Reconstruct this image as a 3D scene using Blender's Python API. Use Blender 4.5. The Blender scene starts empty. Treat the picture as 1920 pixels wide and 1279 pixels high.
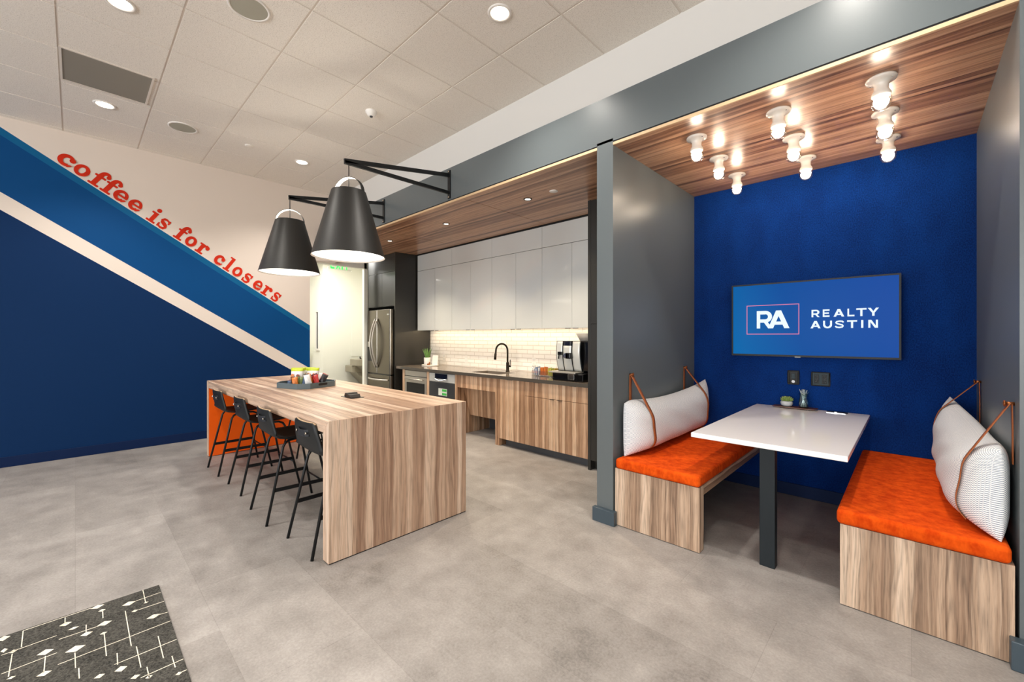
import bpy, math, random
from math import sin, cos, pi, radians, sqrt
from mathutils import Vector, Matrix
random.seed(7)
sc = bpy.context.scene
COL = sc.collection

# ------------------------------------------------------------------ camera
CAM_H = 1.345
cam_d = bpy.data.cameras.new('camera')
cam = bpy.data.objects.new('camera', cam_d)
COL.objects.link(cam)
cam.location = (0, 0, CAM_H)
cam.rotation_euler = (pi/2, 0, 0.763055)
cam_d.sensor_width = 36.0
cam_d.lens = 783.17/1920*36.0
cam_d.shift_y = -9.05/1920
cam_d.clip_start = 0.05
sc.camera = cam

# ------------------------------------------------------------------ view, world, big lights
sc.view_settings.view_transform = 'Standard'
sc.view_settings.look = 'None'
sc.view_settings.exposure = 0.08
sc.view_settings.gamma = 1.0
sc.view_settings.use_curve_mapping = False
sc.cycles.use_denoising = True
sc.cycles.max_bounces = 8
sc.cycles.diffuse_bounces = 5
sc.cycles.glossy_bounces = 4
sc.cycles.transparent_max_bounces = 12
sc.cycles.sample_clamp_indirect = 6.0
sc.cycles.caustics_reflective = False
sc.cycles.caustics_refractive = False

world = bpy.data.worlds.new('world')
sc.world = world
world.use_nodes = True
wn = world.node_tree
wn.nodes.clear()
wo = wn.nodes.new('ShaderNodeOutputWorld')
wb = wn.nodes.new('ShaderNodeBackground')
sk = wn.nodes.new('ShaderNodeTexSky')
sk.sky_type = 'HOSEK_WILKIE'
sk.sun_direction = (0.3, 0.5, 0.8)
wn.links.new(sk.outputs[0], wb.inputs[0])
wb.inputs[1].default_value = 0.5
wn.links.new(wb.outputs[0], wo.inputs[0])

def srgb(r, g, b):
    f = lambda c: c/12.92 if c <= .04045 else ((c+.055)/1.055)**2.4
    return (f(r/255), f(g/255), f(b/255), 1)

def area_light(name, loc, rot, sx, sy, power, color):
    d = bpy.data.lights.new(name, 'AREA')
    d.shape = 'RECTANGLE'; d.size = sx; d.size_y = sy
    d.energy = power; d.color = color
    o = bpy.data.objects.new(name, d)
    COL.objects.link(o)
    o.location = loc; o.rotation_euler = rot
    return o

# daylight through the glazed shopfront behind the photographer
WIN = [(-5.6, -3.4), (-3.0, -0.8), (-0.4, 1.8), (2.2, 4.4)]
for a, b in WIN:
    area_light('window_daylight', ((a+b)/2, -6.45, 1.75), (pi/2+.66, 0, 0), b-a-.1, 2.7, 175, (.95, .975, 1.0))

# ------------------------------------------------------------------ materials
MATS = {}
def newmat(name):
    m = bpy.data.materials.new(name); m.use_nodes = True
    n = m.node_tree; n.nodes.clear()
    out = n.nodes.new('ShaderNodeOutputMaterial')
    p = n.nodes.new('ShaderNodeBsdfPrincipled')
    n.links.new(p.outputs[0], out.inputs[0])
    MATS[name] = m
    return m, n, p, out

def plain(name, rgb, rough=.5, metal=0, coat=0, bump=0, bscale=200, var=0, vscale=6, spec=.5, emit=0, sheen=0):
    m, n, p, out = newmat(name)
    c = srgb(*rgb)
    p.inputs['Base Color'].default_value = c
    p.inputs['Roughness'].default_value = rough
    p.inputs['Metallic'].default_value = metal
    p.inputs['Coat Weight'].default_value = coat
    p.inputs['Specular IOR Level'].default_value = spec
    p.inputs['Sheen Weight'].default_value = sheen
    if emit:
        p.inputs['Emission Color'].default_value = c
        p.inputs['Emission Strength'].default_value = emit
    if bump or var:
        tc = n.nodes.new('ShaderNodeTexCoord')
    if var:
        nz = n.nodes.new('ShaderNodeTexNoise')
        nz.inputs['Scale'].default_value = vscale; nz.inputs['Detail'].default_value = 6
        n.links.new(tc.outputs['Object'], nz.inputs['Vector'])
        mx = n.nodes.new('ShaderNodeMix'); mx.data_type = 'RGBA'
        mx.inputs[6].default_value = tuple(max(0, v*(1-var)) for v in c[:3])+(1,)
        mx.inputs[7].default_value = tuple(min(1, v*(1+var)) for v in c[:3])+(1,)
        n.links.new(nz.outputs[0], mx.inputs[0])
        n.links.new(mx.outputs[2], p.inputs['Base Color'])
    if bump:
        nb = n.nodes.new('ShaderNodeTexNoise')
        nb.inputs['Scale'].default_value = bscale; nb.inputs['Detail'].default_value = 3
        n.links.new(tc.outputs['Object'], nb.inputs['Vector'])
        bp = n.nodes.new('ShaderNodeBump'); bp.inputs['Strength'].default_value = bump
        bp.inputs['Distance'].default_value = .004
        n.links.new(nb.outputs[0], bp.inputs['Height'])
        n.links.new(bp.outputs[0], p.inputs['Normal'])
    return m

def emitter(name, rgb, strength):
    m = bpy.data.materials.new(name); m.use_nodes = True
    n = m.node_tree; n.nodes.clear()
    out = n.nodes.new('ShaderNodeOutputMaterial')
    e = n.nodes.new('ShaderNodeEmission')
    e.inputs[0].default_value = srgb(*rgb); e.inputs[1].default_value = strength
    n.links.new(e.outputs[0], out.inputs[0])
    MATS[name] = m
    return m

def math_node(n, op, a=None, b=None, c=None):
    q = n.nodes.new('ShaderNodeMath'); q.operation = op
    for i, v in enumerate((a, b, c)):
        if v is None: continue
        if isinstance(v, (int, float)): q.inputs[i].default_value = v
        else: n.links.new(v, q.inputs[i])
    return q.outputs[0]

def ramp(n, fac, stops, interp='LINEAR'):
    r = n.nodes.new('ShaderNodeValToRGB'); r.color_ramp.interpolation = interp
    e = r.color_ramp.elements
    while len(e) < len(stops): e.new(.5)
    for i, (pos, col) in enumerate(stops):
        e[i].position = pos
        e[i].color = col if len(col) == 4 else (*col, 1)
    n.links.new(fac, r.inputs[0])
    return r.outputs[0]

def wood(name, grain, tones, freq=11.0, rough=.42, seed=0.0, contrast=1.0):
    """plank-striped laminate: irregular boards across the grain, fine pores and cathedral rings along it"""
    m, n, p, out = newmat(name)
    tc = n.nodes.new('ShaderNodeTexCoord')
    sp = n.nodes.new('ShaderNodeSeparateXYZ')
    n.links.new(tc.outputs['Object'], sp.inputs[0])
    ax = dict(x=sp.outputs[0], y=sp.outputs[1], z=sp.outputs[2])
    g = ax[grain]; oth = [ax[k] for k in 'xyz' if k != grain]
    cross = math_node(n, 'ADD', oth[0], oth[1])
    cross = math_node(n, 'ADD', cross, 13.7+seed)
    # slow wander of the board edges
    cw = n.nodes.new('ShaderNodeCombineXYZ')
    n.links.new(math_node(n, 'MULTIPLY', cross, 9.0), cw.inputs[0]); n.links.new(math_node(n, 'MULTIPLY', g, 1.3), cw.inputs[1])
    nw = n.nodes.new('ShaderNodeTexNoise'); nw.inputs['Scale'].default_value = 1.0; nw.inputs['Detail'].default_value = 3
    n.links.new(cw.outputs[0], nw.inputs['Vector'])
    wander = math_node(n, 'MULTIPLY', math_node(n, 'SUBTRACT', nw.outputs[0], .5), .06)
    cr2 = math_node(n, 'ADD', cross, wander)
    v = n.nodes.new('ShaderNodeTexVoronoi'); v.voronoi_dimensions = '1D'
    v.inputs['Scale'].default_value = freq
    n.links.new(cr2, v.inputs['W'])
    sc_ = n.nodes.new('ShaderNodeSeparateColor'); n.links.new(v.outputs['Color'], sc_.inputs[0])
    rnd = sc_.outputs[0]
    # soft streaks inside each board
    cs = n.nodes.new('ShaderNodeCombineXYZ')
    n.links.new(math_node(n, 'MULTIPLY', cr2, 48.0), cs.inputs[0]); n.links.new(math_node(n, 'MULTIPLY', g, .9), cs.inputs[1]); n.links.new(math_node(n, 'MULTIPLY', rnd, 17.0), cs.inputs[2])
    ns = n.nodes.new('ShaderNodeTexNoise'); ns.inputs['Scale'].default_value = 1; ns.inputs['Detail'].default_value = 4; ns.inputs['Distortion'].default_value = .6
    n.links.new(cs.outputs[0], ns.inputs['Vector'])
    tone = math_node(n, 'ADD', math_node(n, 'MULTIPLY', rnd, .52), math_node(n, 'MULTIPLY', math_node(n, 'SUBTRACT', ns.outputs[0], .22), .85))
    base = ramp(n, tone, [(.12, srgb(*tones[0])), (.38, srgb(*tones[1])), (.62, srgb(*tones[2])), (.92, srgb(*tones[3]))])
    # cathedral rings
    cc = n.nodes.new('ShaderNodeCombineXYZ')
    n.links.new(math_node(n, 'MULTIPLY', cr2, 13.0), cc.inputs[0]); n.links.new(math_node(n, 'MULTIPLY', g, .55), cc.inputs[1]); n.links.new(math_node(n, 'MULTIPLY', rnd, 31.0), cc.inputs[2])
    nc = n.nodes.new('ShaderNodeTexNoise'); nc.inputs['Scale'].default_value = 1; nc.inputs['Detail'].default_value = 1.5
    n.links.new(cc.outputs[0], nc.inputs['Vector'])
    rings = math_node(n, 'SINE', math_node(n, 'MULTIPLY', nc.outputs[0], 70.0))
    rings = math_node(n, 'MULTIPLY', math_node(n, 'POWER', math_node(n, 'MULTIPLY_ADD', rings, .5, .5), 3.0), .2*contrast)
    # pores
    cp = n.nodes.new('ShaderNodeCombineXYZ')
    n.links.new(math_node(n, 'MULTIPLY', cross, 260.0), cp.inputs[0]); n.links.new(math_node(n, 'MULTIPLY', g, 9.0), cp.inputs[1])
    npz = n.nodes.new('ShaderNodeTexNoise'); npz.inputs['Scale'].default_value = 1; npz.inputs['Detail'].default_value = 3
    n.links.new(cp.outputs[0], npz.inputs['Vector'])
    pores = math_node(n, 'MULTIPLY', math_node(n, 'MAXIMUM', math_node(n, 'SUBTRACT', npz.outputs[0], .48), 0), 1.1*contrast)
    dark = math_node(n, 'SUBTRACT', 1.0, math_node(n, 'ADD', rings, pores))
    # crisp dark board joints here and there
    ed = n.nodes.new('ShaderNodeTexVoronoi'); ed.voronoi_dimensions = '1D'; ed.feature = 'DISTANCE_TO_EDGE'
    ed.inputs['Scale'].default_value = freq
    n.links.new(cr2, ed.inputs['W'])
    centre = math_node(n, 'MULTIPLY', math_node(n, 'MINIMUM', ed.outputs['Distance'], .5), .22)
    joint = math_node(n, 'MULTIPLY', math_node(n, 'LESS_THAN', ed.outputs['Distance'], .03), math_node(n, 'MULTIPLY', rnd, .22))
    dark = math_node(n, 'ADD', math_node(n, 'SUBTRACT', dark, joint), math_node(n, 'SUBTRACT', centre, .03))
    mx = n.nodes.new('ShaderNodeMix'); mx.data_type = 'RGBA'; mx.blend_type = 'MULTIPLY'; mx.inputs[0].default_value = 1
    n.links.new(base, mx.inputs[6]); n.links.new(dark, mx.inputs[7])
    n.links.new(mx.outputs[2], p.inputs['Base Color'])
    p.inputs['Roughness'].default_value = rough
    bp = n.nodes.new('ShaderNodeBump'); bp.inputs['Strength'].default_value = .06; bp.inputs['Distance'].default_value = .002
    n.links.new(npz.outputs[0], bp.inputs['Height']); n.links.new(bp.outputs[0], p.inputs['Normal'])
    return m

ASH = [(140, 108, 88), (178, 146, 122), (206, 177, 153), (226, 203, 182)]
CAB = [(138, 102, 76), (174, 136, 105), (203, 166, 134), (224, 194, 164)]
BENCH = [(122, 94, 74), (170, 141, 116), (202, 175, 150), (222, 199, 176)]
WALNUT = [(86, 56, 40), (146, 104, 78), (186, 142, 110), (210, 170, 138)]
wood('island_wood_vertical', 'z', ASH, 21, .42)
wood('island_wood_along', 'x', ASH, 20, .35, 2.3)
wood('cabinet_wood', 'z', CAB, 22, .45, 5.1)
wood('bench_wood', 'z', BENCH, 15, .5, 8.2, 1.3)
wood('bench_wood_along', 'y', BENCH, 17, .5, 3.2)
wood('soffit_wood', 'x', WALNUT, 24, .30, 1.7)
plain('edge_wood', (214, 182, 142), .5, var=.08, vscale=30)

# floor: large vinyl tiles with a concrete look
def floor_mat():
    m, n, p, out = newmat('floor_vinyl')
    tc = n.nodes.new('ShaderNodeTexCoord')
    def noise(scale, detail, rough=.55, dist=0):
        q = n.nodes.new('ShaderNodeTexNoise'); q.inputs['Scale'].default_value = scale
        q.inputs['Detail'].default_value = detail; q.inputs['Roughness'].default_value = rough; q.inputs['Distortion'].default_value = dist
        n.links.new(tc.outputs['Object'], q.inputs['Vector']); return q.outputs[0]
    big = noise(1.1, 6, .6, .4); mid = noise(5.5, 8, .62); fine = noise(85, 4, .7)
    br = n.nodes.new('ShaderNodeTexBrick')
    br.offset = .5; br.inputs['Scale'].default_value = 1.0
    br.inputs['Brick Width'].default_value = .914; br.inputs['Row Height'].default_value = .457
    br.inputs['Mortar Size'].default_value = .0012; br.inputs['Mortar Smooth'].default_value = 0
    br.inputs['Color1'].default_value = (0, 0, 0, 1); br.inputs['Color2'].default_value = (1, 1, 1, 1); br.inputs['Mortar'].default_value = (.5, .5, .5, 1)
    n.links.new(tc.outputs['Object'], br.inputs['Vector'])
    sep = n.nodes.new('ShaderNodeSeparateColor'); n.links.new(br.outputs['Color'], sep.inputs[0])
    t = math_node(n, 'ADD', math_node(n, 'MULTIPLY', big, .36), math_node(n, 'MULTIPLY', mid, .36))
    t = math_node(n, 'ADD', t, math_node(n, 'MULTIPLY', fine, .30))
    t = math_node(n, 'ADD', t, math_node(n, 'MULTIPLY', math_node(n, 'SUBTRACT', sep.outputs[0], .5), .07))
    t = math_node(n, 'SUBTRACT', t, math_node(n, 'MULTIPLY', br.outputs['Fac'], .05))
    col = ramp(n, t, [(.32, srgb(98, 94, 91)), (.44, srgb(132, 127, 123)), (.55, srgb(151, 146, 142)), (.70, srgb(174, 169, 165))])
    n.links.new(col, p.inputs['Base Color'])
    rr = math_node(n, 'MULTIPLY_ADD', mid, .25, .36)
    n.links.new(rr, p.inputs['Roughness'])
    p.inputs['Specular IOR Level'].default_value = .35
    bp = n.nodes.new('ShaderNodeBump'); bp.inputs['Strength'].default_value = .08; bp.inputs['Distance'].default_value = .002
    n.links.new(fine, bp.inputs['Height']); n.links.new(bp.outputs[0], p.inputs['Normal'])
floor_mat()

def ceiling_mat():
    m, n, p, out = newmat('ceiling_tile')
    tc = n.nodes.new('ShaderNodeTexCoord')
    q = n.nodes.new('ShaderNodeTexNoise'); q.inputs['Scale'].default_value = 170; q.inputs['Detail'].default_value = 3
    n.links.new(tc.outputs['Object'], q.inputs['Vector'])
    col = ramp(n, q.outputs[0], [(.30, srgb(206, 198, 188)), (.45, srgb(234, 226, 215)), (.7, srgb(242, 235, 226))])
    n.links.new(col, p.inputs['Base Color']); p.inputs['Roughness'].default_value = .95
    p.inputs['Specular IOR Level'].default_value = .1
    bp = n.nodes.new('ShaderNodeBump'); bp.inputs['Strength'].default_value = .25; bp.inputs['Distance'].default_value = .002
    n.links.new(q.outputs[0], bp.inputs['Height']); n.links.new(bp.outputs[0], p.inputs['Normal'])
ceiling_mat()

def felt_mat(name, lo, hi, scale=160, sheen=.3):
    m, n, p, out = newmat(name)
    tc = n.nodes.new('ShaderNodeTexCoord')
    mp = n.nodes.new('ShaderNodeMapping'); mp.inputs['Scale'].default_value = (1, 1, .55)
    n.links.new(tc.outputs['Object'], mp.inputs[0])
    q = n.nodes.new('ShaderNodeTexNoise'); q.inputs['Scale'].default_value = scale; q.inputs['Detail'].default_value = 3; q.inputs['Roughness'].default_value = .7
    n.links.new(mp.outputs[0], q.inputs['Vector'])
    q2 = n.nodes.new('ShaderNodeTexNoise'); q2.inputs['Scale'].default_value = 7; q2.inputs['Detail'].default_value = 4
    n.links.new(mp.outputs[0], q2.inputs['Vector'])
    t = math_node(n, 'ADD', math_node(n, 'MULTIPLY', q.outputs[0], .75), math_node(n, 'MULTIPLY', q2.outputs[0], .25))
    n.links.new(ramp(n, t, [(.36, srgb(*lo)), (.64, srgb(*hi))]), p.inputs['Base Color'])
    p.inputs['Roughness'].default_value = .95; p.inputs['Specular IOR Level'].default_value = .12
    p.inputs['Sheen Weight'].default_value = sheen*.3
    bp = n.nodes.new('ShaderNodeBump'); bp.inputs['Strength'].default_value = .3; bp.inputs['Distance'].default_value = .003
    n.links.new(q.outputs[0], bp.inputs['Height']); n.links.new(bp.outputs[0], p.inputs['Normal'])
felt_mat('blue_felt', (1, 28, 82), (5, 54, 126))
felt_mat('orange_velvet', (186, 56, 4), (226, 88, 16), 22, 0)
felt_mat('rug_pile', (38, 38, 36), (92, 90, 85), 120, 0)
felt_mat('rug_cream', (200, 190, 170), (246, 240, 226), 150, 0)

def brick_mat():
    m, n, p, out = newmat('white_brick')
    tc = n.nodes.new('ShaderNodeTexCoord')
    sp = n.nodes.new('ShaderNodeSeparateXYZ'); n.links.new(tc.outputs['Object'], sp.inputs[0])
    cb = n.nodes.new('ShaderNodeCombineXYZ'); n.links.new(sp.outputs[0], cb.inputs[0]); n.links.new(sp.outputs[2], cb.inputs[1])
    br = n.nodes.new('ShaderNodeTexBrick'); br.inputs['Scale'].default_value = 1
    br.inputs['Brick Width'].default_value = .2; br.inputs['Row Height'].default_value = .058; br.inputs['Mortar Size'].default_value = .004
    br.inputs['Color1'].default_value = srgb(240, 236, 230); br.inputs['Color2'].default_value = srgb(235, 230, 224); br.inputs['Mortar'].default_value = srgb(206, 198, 188)
    n.links.new(cb.outputs[0], br.inputs['Vector'])
    n.links.new(br.outputs['Color'], p.inputs['Base Color'])
    q = n.nodes.new('ShaderNodeTexNoise'); q.inputs['Scale'].default_value = 40; q.inputs['Detail'].default_value = 5
    n.links.new(tc.outputs['Object'], q.inputs['Vector'])
    h = math_node(n, 'SUBTRACT', math_node(n, 'MULTIPLY', q.outputs[0], .8), br.outputs['Fac'])
    bp = n.nodes.new('ShaderNodeBump'); bp.inputs['Strength'].default_value = .8; bp.inputs['Distance'].default_value = .006
    n.links.new(h, bp.inputs['Height']); n.links.new(bp.outputs[0], p.inputs['Normal'])
    p.inputs['Roughness'].default_value = .55
brick_mat()

def pillow_mat():
    m, n, p, out = newmat('pillow_weave')
    uv = n.nodes.new('ShaderNodeUVMap')
    sp = n.nodes.new('ShaderNodeSeparateXYZ'); n.links.new(uv.outputs[0], sp.inputs[0])
    k = 2*pi/.0135
    a = math_node(n, 'SINE', math_node(n, 'MULTIPLY', sp.outputs[0], k*.5))
    b = math_node(n, 'SINE', math_node(n, 'MULTIPLY', sp.outputs[1], k*.5*1.1))
    prod = math_node(n, 'ABSOLUTE', math_node(n, 'MULTIPLY', a, b))
    s2 = math_node(n, 'ADD', math_node(n, 'MULTIPLY', sp.outputs[0], k*.5), pi/2)
    s3 = math_node(n, 'ADD', math_node(n, 'MULTIPLY', sp.outputs[1], k*.55), pi/2)
    prod2 = math_node(n, 'ABSOLUTE', math_node(n, 'MULTIPLY', math_node(n, 'SINE', s2), math_node(n, 'SINE', s3)))
    dots = math_node(n, 'MAXIMUM', prod, prod2)
    n.links.new(ramp(n, dots, [(.52, srgb(150, 160, 172)), (.66, srgb(244, 243, 242))]), p.inputs['Base Color'])
    p.inputs['Roughness'].default_value = .9; p.inputs['Specular IOR Level'].default_value = .15
    bp = n.nodes.new('ShaderNodeBump'); bp.inputs['Strength'].default_value = .5; bp.inputs['Distance'].default_value = .003
    n.links.new(dots, bp.inputs['Height']); n.links.new(bp.outputs[0], p.inputs['Normal'])
pillow_mat()

def glass_mat(name, tint=(1, 1, 1), gl=.12):
    m = bpy.data.materials.new(name); m.use_nodes = True
    n = m.node_tree; n.nodes.clear()
    out = n.nodes.new('ShaderNodeOutputMaterial')
    t = n.nodes.new('ShaderNodeBsdfTransparent'); t.inputs[0].default_value = (*tint, 1)
    g = n.nodes.new('ShaderNodeBsdfGlossy'); g.inputs['Roughness'].default_value = .03
    f = n.nodes.new('ShaderNodeLayerWeight'); f.inputs[0].default_value = .35
    mx = n.nodes.new('ShaderNodeMixShader')
    fac = math_node(n, 'MULTIPLY_ADD', f.outputs['Facing'], .6, gl*.4)
    n.links.new(fac, mx.inputs[0]); n.links.new(t.outputs[0], mx.inputs[1]); n.links.new(g.outputs[0], mx.inputs[2])
    n.links.new(mx.outputs[0], out.inputs[0])
    MATS[name] = m
glass_mat('clear_glass')
glass_mat('green_glass', (.86, .95, .93))
glass_mat('bulb_glass', (1, .98, .95), .15)

def screen_mat():
    m, n, p, out = newmat('screen_blue')
    tc = n.nodes.new('ShaderNodeTexCoord')
    sp = n.nodes.new('ShaderNodeSeparateXYZ'); n.links.new(tc.outputs['Object'], sp.inputs[0])
    t = math_node(n, 'MULTIPLY_ADD', sp.outputs[0], .80, .5)
    t = math_node(n, 'ADD', t, math_node(n, 'MULTIPLY', sp.outputs[2], .25))
    col = ramp(n, t, [(0, srgb(0, 112, 182)), (.5, srgb(4, 82, 164)), (1, srgb(26, 80, 168))])
    p.inputs['Base Color'].default_value = (.004, .006, .01, 1); p.inputs['Roughness'].default_value = .2; p.inputs['Specular IOR Level'].default_value = .02
    n.links.new(col, p.inputs['Emission Color']); p.inputs['Emission Strength'].default_value = .85
screen_mat()

plain('paint_white', (222, 218, 212), .6, bump=.05, bscale=150, spec=.3)
plain('paint_warm_white', (226, 213, 201), .6, bump=.05, bscale=150, spec=.3)
plain('paint_grey', (94, 101, 103), .32, bump=.03, bscale=140)
plain('paint_grey_trim', (60, 73, 82), .35)
plain('paint_navy', (3, 41, 84), .6, bump=.06, bscale=150, spec=.15)
plain('paint_navy_trim', (5, 30, 70), .5, spec=.2)
plain('paint_mid_blue', (0, 68, 124), .6, bump=.06, bscale=150, spec=.15)
plain('paint_teal_blue', (0, 92, 140), .6, spec=.2)
plain('lettering_red', (206, 44, 16), .6, spec=.2)
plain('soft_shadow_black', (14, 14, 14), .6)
plain('orange_laminate', (246, 96, 6), .35)
plain('black_cabinet', (44, 43, 40), .30)
plain('gloss_white_cabinet', (205, 207, 204), .07, coat=.3)
plain('counter_stone', (122, 111, 100), .12, var=.10, vscale=220)  # stone tone lightened for the reflection on the worktop's upper face
plain('counter_stone_shaded', (74, 69, 62), .3)  # same stone, the front face's darker shading put into the colour
plain('toe_kick', (70, 72, 76), .4)
plain('black_metal', (24, 26, 28), .42, metal=.3)
plain('black_ply', (24, 26, 27), .5, bump=.03, spec=.35)
plain('ply_edge', (188, 160, 126), .5)
plain('black_leather', (26, 28, 34), .55, bump=.1, bscale=300)
plain('brass_steel', (216, 206, 190), .2, metal=1)
plain('table_steel', (26, 33, 37), .5, spec=.3)
plain('table_white', (246, 243, 241), .10, coat=.3)
plain('stainless', (190, 184, 174), .32, metal=.7)
plain('black_stainless', (128, 121, 110), .26, metal=1)
plain('stainless_dark', (92, 90, 86), .32, metal=1)
plain('appliance_black', (12, 12, 13), .12)
plain('appliance_grey', (78, 80, 82), .3, metal=.5)
plain('silver_plastic', (206, 206, 200), .22, metal=.15)
plain('chrome', (220, 222, 224), .12, metal=1)
plain('sink_steel', (150, 138, 120), .25, metal=1)
plain('bronze_faucet', (48, 42, 36), .3, metal=.9)
plain('shade_black', (34, 33, 31), .46)
plain('shade_white_inside', (245, 243, 238), .5)
plain('porcelain', (238, 230, 218), .2, coat=.3)
plain('leather_tan', (150, 82, 38), .5, bump=.1, bscale=250)
plain('copper_stud', (150, 90, 52), .3, metal=.8)
plain('plastic_white', (236, 232, 226), .4)
plain('plastic_black', (13, 14, 16), .45, spec=.25)
plain('plastic_dark_grey', (34, 38, 42), .45, spec=.25)
plain('outlet_face', (52, 64, 70), .5, spec=.2)
plain('grille_grey', (168, 164, 148), .7, bump=.3, bscale=500)
plain('vent_grille', (142, 136, 124), .6, bump=.5, bscale=420)
plain('grid_metal', (222, 212, 200), .55)
plain('trim_white', (236, 230, 222), .5)
plain('ceramic_white', (226, 224, 220), .35)
plain('concrete_pot', (186, 190, 194), .7, bump=.1)
plain('leaf_green', (98, 138, 70), .5, var=.3, vscale=20)
plain('leaf_light', (168, 186, 92), .5, var=.25, vscale=20)
plain('succulent', (134, 156, 82), .45, var=.35, vscale=60)
plain('dark_wood_tray', (88, 52, 36), .4, var=.2, vscale=40)
plain('dark_tray_edge', (30, 20, 16), .4)
plain('straw_grey', (176, 190, 198), .4)
plain('straw_teal', (70, 104, 116), .4)
plain('marble', (226, 220, 212), .3, var=.08, vscale=15)
plain('card_white', (240, 234, 226), .6)
plain('tray_grey', (86, 100, 106), .32)
plain('pack_white', (236, 234, 232), .35, bump=.2, bscale=40)
plain('pack_lime', (188, 204, 40), .4)
plain('pack_red', (176, 34, 30), .3, bump=.3, bscale=60)
plain('pack_orange', (210, 120, 50), .3, bump=.3, bscale=60)
plain('pack_green', (96, 112, 60), .3, bump=.3, bscale=60)
plain('pack_dark', (34, 30, 34), .3, bump=.3, bscale=60)
plain('pack_blue', (66, 84, 112), .3, bump=.3, bscale=60)
plain('pack_maroon', (96, 34, 44), .3, bump=.3, bscale=60)
plain('berry_brown', (136, 70, 44), .5)
plain('tea_orange', (196, 120, 60), .5)
plain('tea_yellow', (222, 190, 90), .5)
plain('tea_blue', (120, 140, 170), .5)
plain('fountain_steel', (166, 158, 142), .35, metal=.6)
plain('sticker_green', (70, 186, 80), .4)
plain('sticker_white', (224, 230, 222), .4)
plain('display_navy', (14, 18, 34), .15)
plain('hall_white', (240, 238, 226), .6)
plain('bowl_grey', (168, 160, 150), .35)
emitter('lamp_lens', (255, 238, 214), 14)
emitter('soffit_lens', (255, 236, 208), 5)
emitter('pendant_diffuser', (255, 247, 232), 3.2)
emitter('bulb_glow', (255, 234, 210), 85)
emitter('strip_glow', (255, 228, 184), 28)
emitter('exit_green', (60, 220, 90), 2.2)
emitter('logo_white', (236, 248, 255), 1.0)
emitter('logo_frame', (240, 140, 176), .85)
emitter('hall_panel', (255, 252, 236), 4.0)

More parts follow.
